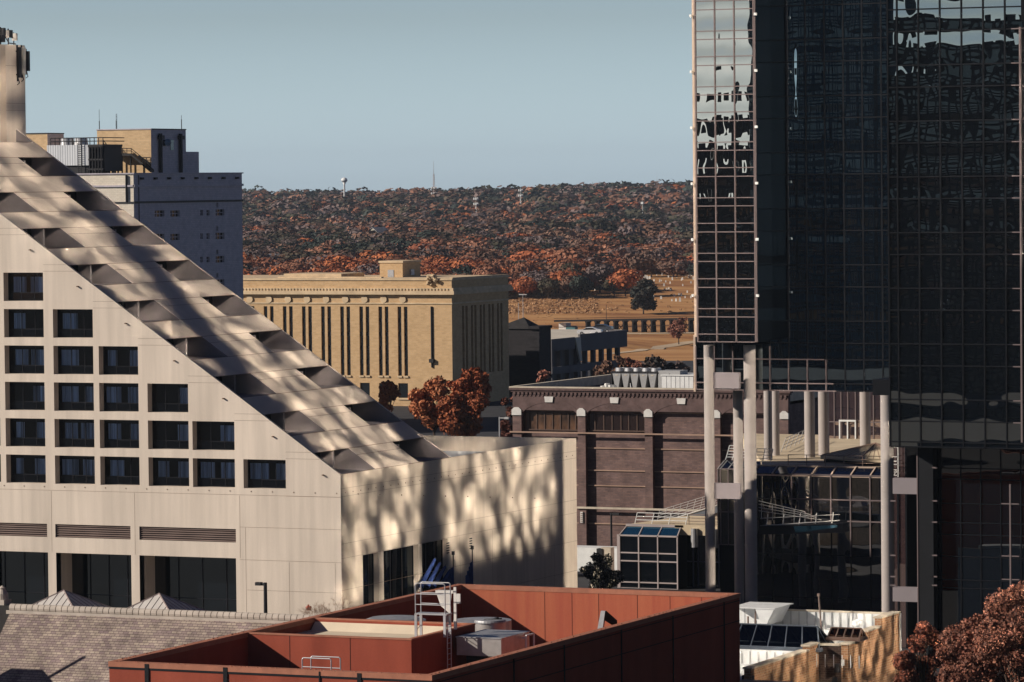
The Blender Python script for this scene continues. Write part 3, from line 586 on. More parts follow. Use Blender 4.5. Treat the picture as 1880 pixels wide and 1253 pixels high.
for (a0,a1),(b0,b1) in zip(px_[:-1],px_[1:]):
    n = 24
    for i in range(n):
        xa = a1+(b0-a1)*i/n; xb = a1+(b0-a1)*(i+1)/n
        h = lambda x: zs+(zc-zs)*(1-((x-(a1+b0)/2)/((b0-a1)/2))**2)**0.8 if abs((x-(a1+b0)/2)/((b0-a1)/2)) < 1 else zs
        q.prism([(xa,BY,h(xa)),(xb,BY,h(xb)),(xb,BY,bT-2.2),(xa,BY,bT-2.2)],(0,0.59,0))
q.build('arcade_facing',BB,bb)
for (a0,a1),(b0,b1) in zip(px_[:-1],px_[1:]):
    q = MB(); n = 24; hw = (b0-a1)/2; cx_ = (a1+b0)/2
    for i in range(n):
        p = []
        for j_,e_ in ((i,0),(i+1,0),(i+1,0.42),(i,0.42)):
            x = -1+2*j_/n; xx = min(0.9999,abs(x)); p.append((cx_+x*hw, BY-0.05, zs+(zc-zs)*(1-xx*xx)**0.8+e_+0.01))
        q.prism(p,(0,0.046,0))
    q.build('arch_ring',BBD,bb)
    q = MB(); kx = cx_; q.prism([(kx-0.42,BY-0.16,Z(740.5)),(kx+0.42,BY-0.16,Z(740.5)),(kx+0.5,BY-0.16,Z(730)),(kx-0.5,BY-0.16,Z(730))],(0,0.2,0)); q.build('keystone',LIME,bb)
for a,b in px_:
    q = MB(); q.prism([(a-0.05,BY-0.14,Z(765)),(b+0.05,BY-0.14,Z(765)),(b+0.05,BY-0.14,Z(755)),(b-0.25,BY-0.14,Z(750.5)),(a+0.25,BY-0.14,Z(750.5)),(a-0.05,BY-0.14,Z(755))],(0,0.3,0)); q.build('impost_block',LIME,bb)
q = MB()
q.box(BX-0.3,bE+0.3,BY-0.3,BY+0.6,Z(718.5),bT,1); q.box(BX-0.15,bE+0.15,BY-0.15,BY+0.59,Z(722),Z(718.5)-0.003,0); q.box(BX,bE,BY-0.02,BY+0.59,bT-2.3,Z(722)-0.003,0)
n = int((bE-BX)/0.46)
for i in range(n):
    x = BX+0.1+i*0.46; q.box(x,x+0.26,BY-0.13,BY-0.023,Z(726.5),Z(722)-0.006,0); q.box(x+0.02,x+0.2,BY-0.09,BY-0.024,Z(729.5),Z(726.5)-0.003,0)
q.build('cornice',[BBD,BBD],bb)
SC_ = mat('string_course',(0.36,0.24,0.18),0.8)
for y0,y1,x0,x1,d_,mm in ((795,797.5,-0.3,bE-BX+0.2,0.22,SC_),(932,935.5,6.7,bE-BX,0.2,CREAM)):
    q = MB(); q.box(BX+x0,BX+x1,BY-d_,BY-0.003,Z(y1),Z(y0)); q.build('string_course',mm,bb)
for k,((a0,a1),(b0,b1)) in enumerate(zip(px_[:-1],px_[1:])):
    for y0 in ((755.5,) if k < 2 else (757.5,)) + (824,865,893,963): q = MB(); q.box(a1+0.01,b0-0.01,BY+0.48,BY+0.59,Z(y0+1.3),Z(y0-0.8)); q.build('belt_course',SC_,bb)
PLY = mat('boarded_glass',(0.13,0.065,0.035),0.35,var=0.45,scale=0.9,stretch=(1,1,0.6),spec=0.5)
for k in (0,1):
    a1,b0 = px_[k][1],px_[k+1][0]; f = MB(); za,zb2 = Z(791),Z(761)
    f.box(a1+0.01,b0-0.01,BY+0.5,BY+0.58,zb2,zb2+0.1); f.box(a1+0.01,b0-0.01,BY+0.42,BY+0.58,za-0.12,za)
    xs = [a1+(b0-a1)*v for v in ((0.02,0.11,0.24,0.38,0.52,0.66,0.80,0.93) if k == 0 else (0.02,0.13,0.28,0.42,0.57,0.70,0.84,0.97))]
    for x in xs: f.box(x-0.05,x+0.05,BY+0.5,BY+0.58,za,zb2)
    fo = f.build('window',mat('brown_frame',(0.10,0.06,0.045),0.6) if 'brown_frame' not in MATS else MATS['brown_frame'],bb)
    f = MB(); f.face([(a1+0.01,BY+0.57,za),(b0-0.01,BY+0.57,za),(b0-0.01,BY+0.57,zb2),(a1+0.01,BY+0.57,zb2)]); 
    f.build('pane',PLY if k == 0 else glassmat('old_pane',(0.45,0.36,0.33),0.35,0.06,0.01,body=(0.03,0.02,0.018)),fo)
q = MB(); u = Yp(1066,940,BY); v = Yp(1071,960,BY); q.box(u.x,v.x,BY-0.12,BY-0.01,v.z,u.z,0)
for i in range(5): q.box(u.x+0.06,v.x-0.06,BY-0.16,BY-0.121,v.z+0.12+i*0.2,v.z+0.2+i*0.2,1)
q.build('plaque',[LIME,SC_],bb)
q = MB(); rT = bT-1.1; q.box(BX+0.05,bE,BY+0.61,bN-0.35,rT-0.3,rT); q.build('roof',ROOFG,bb)
q = MB(); pT = bT+0.15; q.box(BX-0.2,BX+0.3,BY+0.6,bN,rT,pT); q.box(BX+0.3,bE,bN-0.35,bN,rT,pT); q.box(BX-0.3,bE,BY-0.25,BY+0.59,bT+0.003,pT-0.02); q.box(bE-0.3,bE+0.003,BY+0.6,bN-0.36,rT,pT); q.build('parapet',CREAM,bb)
# chiller bank
CHG = mat('chiller_casing',(0.33,0.33,0.33),0.6,var=0.06,scale=1)
cy0 = BY+9; ct = thing('chiller','rooftop chiller with a row of five round fans above V-shaped grey coils','chiller',(Yp(1180,700,cy0).x,cy0,rT),)
xa = Yp(1124,706,cy0).x; xb = Yp(1206,706,cy0).x; zt = Yp(1160,690,cy0).z+0.3; wv = (xb-xa)/5
for i in range(5):
    q = MB(); x = xa+i*wv; q.prism([(x+wv*0.5-0.1,cy0,rT+0.25),(x+wv*0.5+0.1,cy0,rT+0.25),(x+wv*0.98,cy0,zt),(x+wv*0.02,cy0,zt)],(0,2.2,0)); q.box(x+wv*0.35,x+wv*0.65,cy0-0.02,cy0-0.003,zt-0.3,zt-0.22,1); q.build('coil',[CHG,CREAM],ct)
    q = MB(); q.lathe((x+wv*0.5,cy0+1.1,zt+0.12),[(0.55,0),(0.52,0.35),(0.44,0.35),(0.42,0.1),(0.1,0.1)],20); q.build('fan',GALV,ct)
q = MB(); q.box(xa-0.1,xb+0.1,cy0-0.1,cy0+2.3,zt+0.003,zt+0.11); q.box(xa-0.1,xb+0.1,cy0+1.0,cy0+1.3,rT,zt); q.box(xa-0.15,xa-0.02,cy0,cy0+2.2,rT,zt); q.box(xa,xb,cy0,cy0+2.2,rT,rT+0.2); q.build('frame',DKMET,ct)
q = MB(); q.box(xb+0.15,xb+2.6,cy0,cy0+2.2,rT,zt+0.25); q.box(xb+0.5,xb+1.4,cy0-0.03,cy0-0.003,rT+0.2,zt); q.build('control_cabinet',CHG,ct)
q = MB(); x0 = Yp(1225,700,cy0+1).x; x1 = Yp(1279,700,cy0+1).x; z1 = Yp(1250,690,cy0).z; q.box(x0,x1+3,cy0-0.5,cy0+4,rT+0.1,z1)
for i in range(1,8): q.box(x0+i*0.5,x0+i*0.5+0.03,cy0-0.52,cy0-0.503,rT+0.15,z1,1)
q.box(x0-0.1,x1+3,cy0-0.6,cy0+4.1,z1+0.003,z1+0.1); tag(q.build('air_handler',[WHITE,GALV],org=(x0,cy0,rT)),'long white air handling box next to the chiller, half hidden by the glass tower','air handler')
q = MB(); yy = BY+3
for x_,r_,h_ in ((1108,0.35,0.6),(1115,0.3,0.9),(1122,0.32,0.75),(1127,0.22,0.7)):
    u = Yp(x_,708,yy+2); q.tube((u.x,yy+2,rT+0.5),(u.x,yy+2,rT+0.5+h_),r_,8); q.tube((u.x-0.3,yy+2,rT+0.5+h_*0.8),(u.x+0.3,yy+2,rT+0.5+h_*0.8),r_*0.5,6)
u = Yp(1095,710,yy); v = Yp(1140,710,yy); q.box(u.x,v.x,yy,yy+3,rT,rT+0.5,1); q.path([(Yp(1045,711,yy).x,yy+0.5,rT+0.3),(u.x,yy+0.5,rT+0.3)],0.05,5)
tag(q.build('pipework',[LIME,mat('green_box',(0.05,0.08,0.08),0.7)],org=(u.x,yy,rT)),'low dark roof box with pale pipes and valves beside the chiller','pipework')
q = MB(); u = Yp(1153,708,yy); q.lathe((u.x,yy+1,rT),[(0.42,0),(0.42,0.35),(0.3,0.55),(0.05,0.7)],12); q.tube((u.x,yy+1,rT+0.5),(u.x-0.15,yy+1,rT+1.5),0.12,6,0.03)
tag(q.build('roof_vent',WHITE,org=(u.x,yy+1,rT)),'small white domed roof vent with a pointed stem before the chiller','vent')
# street lamps in the gaps
def lamp(lab,base,h,arm,r=0.09,mm=None,box=0.7,adir=(1,0,0)):
    t = thing('street_lamp',lab,'street lamp',base); b = Vector(base); a = Vector(adir); q = MB(); q.tube(b,b+Vector((0,0,h)),r,8,r*0.8); q.build('pole',mm or DKMET,t)
    q = MB(); q.tube(b+Vector((0,0,h-0.12)),b+Vector((0,0,h-0.12))+a*arm*0.5,r*0.6,6); e = b+Vector((0,0,h-0.12))+a*arm; q.tube(b+Vector((0,0,h-0.12)),e,r*0.7,6)
    q.box(min(e.x,e.x-a.x*box),max(e.x,e.x-a.x*box),e.y-0.18,e.y+0.18,e.z-0.1,e.z+0.13); q.build('lamp_head',mm or DKMET,t); return t
u = Dp(1122,942,405); lamp('black street lamp with a flat head in front of the brown brick wall',(u.x,u.y,0),u.z,0.9,0.13,adir=(1,0,0))
u = Dp(487,1070,300); lamp('stout black lamp post with a short boxy head before the blank concrete of the hotel',(u.x,u.y,0),u.z,0.75,0.17,box=0.45,adir=(-1,0,0))
PALEM = mat('pale_metal',(0.4,0.4,0.4),0.5)
u = Dp(917,766,470); lamp('pale grey street lamp with a short arm left of the brown brick building',(u.x,u.y,0),u.z,1.2,0.1,PALEM,0.5)
# ================================================================ HIP-ROOFED HOUSE AND CAR PARK (mid distance)
SHB = brickmat('shadow_brick',(0.03,0.027,0.03),(0.022,0.02,0.022),(0.025,0.025,0.028),0.9,0.35,0.02,mottle=0.15)  # near-black brick holds the courthouse's shadow on the hall in its colour
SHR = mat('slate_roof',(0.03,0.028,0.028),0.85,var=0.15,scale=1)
a = Dp(933,598,740); b = Yp(990,598,a.y); hb = thing('church_hall','shadowed brick hall with a low hipped roof between the courthouse and the car park','building',(a.x,a.y,0))
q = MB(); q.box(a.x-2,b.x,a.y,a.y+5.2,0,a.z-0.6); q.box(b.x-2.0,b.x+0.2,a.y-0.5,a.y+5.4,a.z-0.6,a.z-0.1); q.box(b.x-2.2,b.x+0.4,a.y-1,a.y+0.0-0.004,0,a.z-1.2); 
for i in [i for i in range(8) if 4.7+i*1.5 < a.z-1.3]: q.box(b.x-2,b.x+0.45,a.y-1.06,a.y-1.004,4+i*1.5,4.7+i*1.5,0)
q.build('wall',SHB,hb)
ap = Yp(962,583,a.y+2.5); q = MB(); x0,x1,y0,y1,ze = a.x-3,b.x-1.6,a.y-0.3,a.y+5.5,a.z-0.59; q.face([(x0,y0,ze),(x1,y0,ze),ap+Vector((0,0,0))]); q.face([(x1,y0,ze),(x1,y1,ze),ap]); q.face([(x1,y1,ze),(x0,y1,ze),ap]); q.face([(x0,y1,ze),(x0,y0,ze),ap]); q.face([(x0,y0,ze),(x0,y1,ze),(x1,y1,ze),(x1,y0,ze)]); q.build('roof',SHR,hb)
CPK = mat('car_park_concrete',(0.11,0.105,0.115),0.85,var=0.1,scale=0.3); DECK = mat('deck_concrete',(0.55,0.50,0.42),0.85,var=0.06,scale=0.2)
DZ = 9.3; cp = thing('car_park','low concrete multi-storey car park with a pale open top deck and two parked cars','car park',(Dp(1080,640,770).x,Dp(1080,640,770).y,0))
A = Zp(1013,625,DZ); X0 = A.x; YE = Xp(1150,612,X0).y; C_ = Zp(1013,605,DZ); D_ = Zp(1141,605.5,DZ); yl = lambda f_: A.y+(YE-A.y)*f_
q = MB(); q.prism([(X0-0.4,A.y,DZ),(X0-0.4,YE,DZ),(D_.x,D_.y,DZ),(C_.x-8,C_.y,DZ),(X0-30,A.y,DZ)],(0,0,-0.5)); q.build('top_deck',DECK,cp)
q = MB(); q.box(X0-0.4,X0,A.y,yl(0.30),DZ-2.0,DZ+0.15); q.box(X0-0.4,X0,yl(0.37),YE,DZ-2.6,DZ+0.55); q.box(X0-6,X0,YE+0.003,YE+0.4,DZ-2.6,DZ+0.55)
q.box(X0-0.3,X0+0.05,A.y,yl(0.93),3.2,4.4); q.box(X0-0.3,X0+0.05,A.y,YE,0,1.5)
for k in range(9): q.box(X0-1.3,X0-0.5,yl((k+0.3)/9),yl((k+0.3)/9)+0.8,0,DZ-0.52)
q.build('parapet',CPK,cp)
q = MB(); q.prism([(X0+0.1,yl(0.30),DZ+0.1),(X0+0.1,yl(0.37),DZ+0.1),(X0+0.1,yl(0.39),DZ-4.4),(X0+0.1,yl(0.365),DZ-4.4)],(-0.3,0,0)); q.build('ramp_cheek',DECK,cp)
q = MB(); q.box(X0-9.5,X0-9,A.y+0.5,YE-1,0.1,DZ-0.55); q.box(X0-28,X0-0.35,A.y+0.5,yl(0.9),3.0,3.4); q.build('inner_slab',CPK,cp)
CARG = seeglass('car_glass',(0.05,0.06,0.07)); TYRE = mat('tyre_rubber',(0.012,0.012,0.012),0.9)
def make_car(lab,paint,suv=False):
    t = local('parked_car',lab,'car','cars parked on the open deck'); L_,W_ = 4.6,1.8; h = 0.15 if suv else 0
    prof = [(-2.3,0.35),(-2.3,0.75),(-2.2,0.92+h),(-1.35,1.0+h),(-0.6,1.42+h),(0.6,1.46+h),(1.55,1.1+h),(2.2,1.02+h),(2.3,0.7),(2.3,0.35)]
    q = MB(); q.prism([(x,-W_/2+(0.12 if z > 1.1+h else 0),z) for x,z in prof],(0,W_,0)); b = q.build('body',paint,t)
    q = MB(); q.prism([(-1.25,-0.93,1.02+h),(1.35,-0.93,1.06+h),(0.62,-0.93,1.38+h),(-0.55,-0.93,1.35+h)],(0,1.86,0)); q.build('side_window',POSTM,t)
    for x in (-1.4,1.4):
        for y in (-0.8,0.8): q = MB(); q.tube((x,y-0.12,0.33),(x,y+0.12,0.33),0.33,14); q.tube((x,y-0.13,0.33),(x,y+0.13,0.33),0.18,10,m=1); q.build('wheel',[TYRE,GALV],t)
    for y in (-0.6,0.6): q = MB(); q.box(-2.33,-2.29,y-0.2,y+0.2,0.66,0.82); q.build('headlight',CREAM,t)
    return t
u = Zp(1083,615.5,DZ); c1 = make_car('white sedan parked on the car park deck, the nearer of the two',mat('car_white',(0.75,0.75,0.76),0.3,spec=0.6)); put(c1,(u.x,u.y,DZ),rd(14))
u = Zp(1103,611,DZ); c2 = make_car('dark grey hatchback parked on the car park deck behind the white sedan',mat('car_grey',(0.05,0.06,0.08),0.25,spec=0.6),True); put(c2,(u.x,u.y,DZ),rd(10))
# ================================================================ TERRAIN
rngT = np.random.default_rng(11)
KD = np.array([-600,0,880,960,1130,1330,1400,1480,1600,1750,2000,2500,3000,3600,4200,4800,6000,9000.])
KZ = np.array([0,0,0,-3,-8.5,-9,-6.9,-3.4,0.0,0.6,0.6,1.8,6,14.5,19.5,16,2,-10.])
_ph = rngT.random((10,2))*6.28
def ground_z(x, y):
    x = np.asarray(x,float); y = np.asarray(y,float); d = x*F0.x+y*F0.y; u = x*R0.x+y*R0.y
    z = np.interp(d,KD,KZ); k = np.clip((d-1550)/600,0,1)*np.clip((6000-d)/2000,0,1)
    n = sum(a*np.sin(u/l1+p[0]+d/l2)*np.cos(d/l3+p[1]) for (a,l1,l2,l3),p in zip(((2.2,130,600,170),(1.6,60,240,90),(1.0,33,150,60)),_ph))
    z = z + k*n + k*np.clip(u/150,-2,2)*2.2*np.clip((d-2600)/1200,0,1)
    r = np.exp(-((d-1180-u*0.15)/28)**2)*np.clip((u-25)/30,0,1); return z - 4.5*r
ds = np.concatenate([np.arange(-600,850,120),np.arange(850,1700,9),np.arange(1700,5000,22),np.arange(5000,9001,250)]); us = np.concatenate([np.linspace(-4000,-500,14),np.arange(-440,441,12),np.linspace(500,4000,14)])
G = MB(); gx = F0.x*ds[:,None]+R0.x*us[None,:]; gy = F0.y*ds[:,None]+R0.y*us[None,:]; gz = ground_z(gx,gy); nu = len(us)
G.v = list(zip(gx.ravel().tolist(),gy.ravel().tolist(),gz.ravel().tolist()))
G.f = [(i*nu+j,i*nu+j+1,(i+1)*nu+j+1,(i+1)*nu+j) for i in range(len(ds)-1) for j in range(nu-1)]; G.m = [0]*len(G.f)
gm, t_, b_ = _nt('dry_grass'); n_,L_ = t_.nodes,t_.links; b_.inputs['Roughness'].default_value = 0.95; b_.inputs['Specular IOR Level'].default_value = 0.05
tc = n_.new('ShaderNodeTexCoord'); mp = n_.new('ShaderNodeMapping'); mp.inputs['Rotation'].default_value = (0,0,-YAW); mp.inputs['Scale'].default_value = (0.3,1,1); L_.new(tc.outputs['Object'],mp.inputs[0])
nz = n_.new('ShaderNodeTexNoise'); nz.inputs['Scale'].default_value = 0.05; nz.inputs['Detail'].default_value = 9; nz.inputs['Roughness'].default_value = 0.7; L_.new(mp.outputs[0],nz.inputs[0])
cr = n_.new('ShaderNodeValToRGB'); e = cr.color_ramp.elements; e[0].position = 0.33; e[0].color = (0.20,0.085,0.04,1); e[1].position = 0.66; e[1].color = (0.50,0.29,0.13,1); x_ = e.new(0.5); x_.color = (0.42,0.22,0.095,1)
L_.new(nz.outputs[0],cr.inputs[0]); L_.new(cr.outputs[0],b_.inputs['Base Color'])
gr = G.build('ground',gm,smooth='all'); tag(gr,kind='structure')
# downtown paving, road, path, river
q = MB(); q.face([tuple(F0*d+R0*u+Vector((0,0,0.02))) for d,u in ((-600,-900),(-600,900),(870,900),(870,-900))]); tag(q.build('paving',ASPH),kind='structure')
def ribbon(name,pts,wd,m,dz=0.12):
    q = MB(); P = []
    for i,p in enumerate(pts):
        a_ = Vector(pts[max(0,i-1)]); b_ = Vector(pts[min(len(pts)-1,i+1)]); n = (b_-a_); n = Vector((-n.y,n.x)).normalized()*wd/2; P.append((p,n))
    V = []
    for i in range(len(P)-1):
        for s in range(6):
            f_ = s/6; p = Vector(P[i][0]).lerp(Vector(P[i+1][0]),f_); n = P[i][1].lerp(P[i+1][1],f_); V.append((p,n))
    V.append((Vector(P[-1][0]),P[-1][1]))
    for (p,n),(p2,n2) in zip(V[:-1],V[1:]):
        c = [p-n,p+n,p2+n2,p2-n2]; q.face([(v.x,v.y,float(ground_z(v.x,v.y))+dz) for v in c])
    tag(q.build(name,m),kind='structure')
def gp(px,py,z=-9):
    v = Zp(px,py,z)
    for _ in range(12): v = Zp(px,py,float(ground_z(v.x,v.y))*0.6+v.z*0.4)
    return v
DIRT = mat('dirt_path',(0.55,0.42,0.28),0.95,var=0.08,scale=0.2)
ribbon('dirt_path',[(p.x,p.y) for p in (gp(1115,652),gp(1165,646),gp(1210,638),gp(1260,629),gp(1300,625),gp(1400,619))],3.5,DIRT)
ribbon('river_road',[(p.x,p.y) for p in (gp(1020,612),gp(1100,612),gp(1180,613.5),gp(1240,612.5),gp(1300,612),gp(1420,611))],9,DIRT,0.15)
WAT = glassmat('river_water',(0.5,0.6,0.65),0.5,0.1,0.01,body=(0.03,0.05,0.06)); q = MB(); 
q.face([tuple(F0*d+R0*u+Vector((0,0,-11.6))) for d,u in ((1148,20),(1190,400),(1300,400),(1215,20))]); tag(q.build('river',WAT),kind='structure')
# ================================================================ TRESTLE BRIDGE
RUST = mat('trestle_timber',(0.02,0.016,0.016),0.9); tz = Dp(1200,585,1290).z; T0 = Dp(1020,588,1290); T1 = Dp(1300,583.5,1270)
tb = thing('trestle_bridge','long low dark railway trestle bridge crossing the dry grass field','bridge',(T0.x,T0.y,T0.z-4))
dr = (T1-T0); Ln = dr.length; dr.normalize(); nn = Vector((-dr.y,dr.x,0)); q = MB(); a_ = T0; b_ = T0+dr*Ln*1.5
for o_ in (0.0,): q.prism([a_-nn*1.4,a_+nn*1.4,a_+nn*1.4+Vector((0,0,-0.55)),a_-nn*1.4+Vector((0,0,-0.55))],b_-a_)
q.build('deck',RUST,tb); q = MB(); q.tube(a_-nn*1.4+Vector((0,0,0.5)),b_-nn*1.4+Vector((0,0,0.5)),0.06,4); q.tube(a_-nn*1.5+Vector((0,0,-2.2)),b_-nn*1.5+Vector((0,0,-2.2)),0.09,4); q.build('rail',RUST,tb)
for i in range(24):
    p = T0+dr*(11+i*3.1); g = float(ground_z(p.x,p.y))-0.4; q = MB()
    for s in (-1.5,-0.5,0.5,1.5): q.tube(p+nn*s*1.3+Vector((0,0,g-p.z)),p+nn*s*0.8+Vector((0,0,-0.5)),0.24,5)
    for s in (-0.32,0.32): q.tube(p+dr*s-nn*1.2+Vector((0,0,g-p.z)),p+dr*s-nn*1.1+Vector((0,0,-0.5)),0.2,5)
    q.tube(p+nn*2+Vector((0,0,g-p.z+0.3)),p-nn*1.4+Vector((0,0,-0.7)),0.12,4); q.box(p.x-0.6,p.x+0.6,p.y-1.2,p.y+1.2,p.z-0.95,p.z-0.55)
    if i in (3,6,10,15): q.tube(p+Vector((0,0,-0.7)),p+dr*3.1+Vector((0,0,g-p.z)),0.1,4); q.tube(p+dr*3.1+Vector((0,0,-0.7)),p+Vector((0,0,g-p.z)),0.1,4)
    q.build('bent',RUST,tb)
p = Dp(1040,592,1290); q = MB(); g = float(ground_z(p.x,p.y)); q.box(p.x-2.2,p.x+0.2,p.y-1,p.y+3,g,p.z-0.2,0); q.box(p.x+0.2,p.x+2.4,p.y-1,p.y+3,g,p.z-1.2,1); q.box(p.x+2.4,p.x+3.4,p.y-1.4,p.y+1,g,p.z-1.6,1)
tag(q.build('abutment_hut',[LIME,mat('teal_paint',(0.06,0.16,0.18),0.6)],org=(p.x,p.y,g)),'small white and teal hut at the left end of the trestle bridge','hut')
# poles in the field
for px,pt,pb,d,lab in ((960,541,590,1180,'tall thin lamp pole with a small cross head beside the courthouse in the field'),(952,556,592,1185,'plain grey pole left of the taller lamp pole by the courthouse'),(1113,560,606,1230,'dark slanting utility pole before the trestle bridge')):
    u = Dp(px,pt,d); g = float(ground_z(u.x,u.y)); q = MB(); q.tube((u.x,u.y,g),u,0.14 if d < 1200 else 0.1,6,0.07)
    if px == 960: q.box(u.x-1.2,u.x+1.2,u.y-0.15,u.y+0.15,u.z-0.15,u.z+0.1)
    tag(q.build('utility_pole',DKMET if px == 1113 else PALEM,org=(u.x,u.y,g)),lab,'pole')
# ================================================================ FAR THINGS ON THE HILL
u = Dp(632,326,3750); g = float(ground_z(u.x,u.y)); wt = thing('water_tower','white single-pedestal water tower standing on the far ridge','water tower',(u.x,u.y,g))
q = MB(); q.lathe((u.x,u.y,g),[(1.1,0),(0.75,4),(0.75,u.z-g-6.5),(1.6,u.z-g-4.6)],16); q.build('pedestal',WHITE,wt,smooth='all')
q = MB(); k = u.z-g-4.6; q.lathe((u.x,u.y,g),[(1.6,k),(2.7,k+1.0),(3.0,k+2.0)],20); q.lathe((u.x,u.y,g),[(3.0,k+2.001),(2.6,k+3.4),(1.0,k+4.3),(0.1,k+4.5)],20,1); q.build('tank',[mat('tank_grey',(0.35,0.38,0.4),0.5),WHITE],wt,smooth='all')
def lattice(lab,px,pt,d,w_,mm,plat=()):
    u = Dp(px,pt,d); g = float(ground_z(u.x,u.y)); h = u.z-g; t = thing('radio_mast',lab,'radio mast',(u.x,u.y,g)); q = MB(); n = max(6,int(h/2.6)); c = [Vector((math.cos(a)*w_,math.sin(a)*w_,0)) for a in (0.3,2.4,4.5)]
    b = Vector((u.x,u.y,g)); tt = 0.72
    for i in range(n):
        z0,z1 = h*tt*i/n,h*tt*(i+1)/n; s0,s1 = 1-0.6*i/n,1-0.6*(i+1)/n
        for j_ in range(3): q.tube(b+c[j_]*s0+Vector((0,0,z0)),b+c[j_]*s1+Vector((0,0,z1)),w_*0.13,3); q.tube(b+c[j_]*s0+Vector((0,0,z0)),b+c[(j_+1)%3]*s1+Vector((0,0,z1)),w_*0.09,3)
    q.build('lattice',mm,t); q = MB(); q.tube(b+Vector((0,0,h*tt)),b+Vector((0,0,h)),w_*0.14,4,w_*0.06); q.build('spire',mm,t)
    for f_ in plat: q = MB(); z = g+h*f_; [q.box(u.x+math.cos(a)*w_*1.6-0.4,u.x+math.cos(a)*w_*1.6+0.4,u.y+math.sin(a)*w_*1.6-0.4,u.y+math.sin(a)*w_*1.6+0.4,z-0.8,z+0.8) for a in (0.2,1.5,2.8,4.1,5.3)]; q.tube((u.x,u.y,z-0.3),(u.x,u.y,z+0.3),w_*1.4,8); q.build('antenna_platform',WHITE,t)
lattice('tall lattice radio mast on the ridge, the highest thing on the skyline',796,296,3700,1.5,mat('mast_metal',(0.35,0.27,0.25),0.6),(0.3,0.42))
lattice('thin mast on the skyline near the glass tower',1206,314,3700,0.5,MATS['mast_metal'])
lattice('white telecom mast among the trees of the far slope, the left one of the pair',873.5,360,3000,0.9,WHITE,(0.72,0.9))
lattice('white telecom mast poking above the trees right of the other one',955.5,346,3300,0.9,WHITE,(0.75,0.93))
lattice('short white mast on the ridge just right of the radio mast',859,337,3650,0.5,WHITE)
lattice('faint lattice mast among the trees low on the far slope near the tower',1179.5,362,2900,0.5,WHITE,(0.8,))
HOUSES = []
def house(lab,px,py,d,wd,dp,h,rh,wall,roof,rz=0,gable=True,cat='house',name='house',lift=3):
    HOUSES.append((px,py,d,wd)); u = Dp(px,py,d); g = min(u.z-h-rh,float(ground_z(u.x,u.y))+4.0); t = thing(name,lab,cat,(u.x,u.y,g)); t.rotation_euler.z = rz; ORG[t.name] = Vector(); q = MB(); base = -max(0.5,g-float(ground_z(u.x,u.y)))-0.5
    q.box(-wd/2,wd/2,-dp/2,dp/2,base,h)
    if gable: q.prism([(-wd/2,-dp/2,h),(-wd/2,dp/2,h),(-wd/2,0,h+rh-0.15)],(wd,0,0))
    q.build('wall',wall,t); q = MB()
    if gable:
        e = 0.5
        for s in (-1,1): q.prism([(-wd/2-e,s*(dp/2+e),h-0.25),(-wd/2-e,0,h+rh),(-wd/2-e,0,h+rh+0.25),(-wd/2-e,s*(dp/2+e),h)],(wd+2*e,0,0))
    else: q.box(-wd/2-0.2,wd/2+0.2,-dp/2-0.2,dp/2+0.2,h,h+rh)
    q.build('roof',roof,t)
    for i in range(max(2,int(wd/4))):
        x = -wd/2+(i+0.5)*wd/max(2,int(wd/4)); q = MB(); q.box(x-0.5,x+0.5,-dp/2-0.06,-dp/2-0.005,h*0.35,h*0.75); q.build('window',POSTM,t)
HW = mat('house_cream',(0.42,0.39,0.32),0.8); HG = mat('house_grey_roof',(0.22,0.22,0.25),0.8); HP = mat('house_pale_roof',(0.45,0.45,0.46),0.8); HR = mat('house_brown_roof',(0.16,0.1,0.08),0.85)
house('large cream gabled house with its gable end showing among the trees above the courthouse',695,418,2250,9,14,4.5,4.2,HW,HG,rd(70))
house('long low white warehouse at the left edge of the woods beside the office block',468,420,2700,24,14,3.5,0.6,WHITE,WHITE,rd(10),False,'warehouse','warehouse')
house('white flat-roofed building with a dark front left of the courthouse roof',493,467,1750,9,8,5,0.8,WHITE,WHITE,rd(30),False,'building','flat_roofed_building')
house('blue-grey shed just behind the left end of the courthouse roof',497,493,1300,13,8,4,0.5,mat('shed_blue',(0.05,0.07,0.1),0.8),HG,rd(24),False,'shed','shed')
house('grey roofed house in the middle of the woods left of the cream gable',590,442,2150,13,8,3,2.6,mat('wall_white',(0.45,0.45,0.44),0.8),HG,rd(15))
house('small white cottage with a pale end wall below the grey roofed house',573,458,2000,6,6,3,1.6,WHITE,HG,rd(60))
house('pale roofed house half sunk in trees in the upper middle of the woods',1033,404,2600,12,8,3,2.8,HW,HP,rd(40))
house('white gabled house seen end-on in the right half of the woods',1077,470,2050,6,9,3.4,3.2,WHITE,HP,rd(75))
house('low white house with a brown roof in the woods near the glass tower',1172,437,2300,14,8,3,2.4,WHITE,HR,rd(20))
house('long pink-roofed building on the upper slope toward the glass tower',1112,368,3300,24,12,3,2.5,WHITE,HR,rd(20),True,'building','long_building')
house('tiny pale house high on the slope below the ridge in the centre',720,362,3300,9,6,3,2,WHITE,HP,rd(35))
house('pale house with a bright end wall near the top of the slope on the left',594,374,3100,8,6,3,2.2,WHITE,HG,rd(50))
house('pale roof just visible beneath the radio mast on the ridge',752,365,3350,12,7,3,2,WHITE,HP,rd(5))
house('tan sandy-roofed building on the slope right of the telecom masts',958,378,2850,18,10,3,2.2,mat('tan_wall',(0.42,0.3,0.2),0.8),mat('tan_roof',(0.4,0.28,0.18),0.8),rd(10))
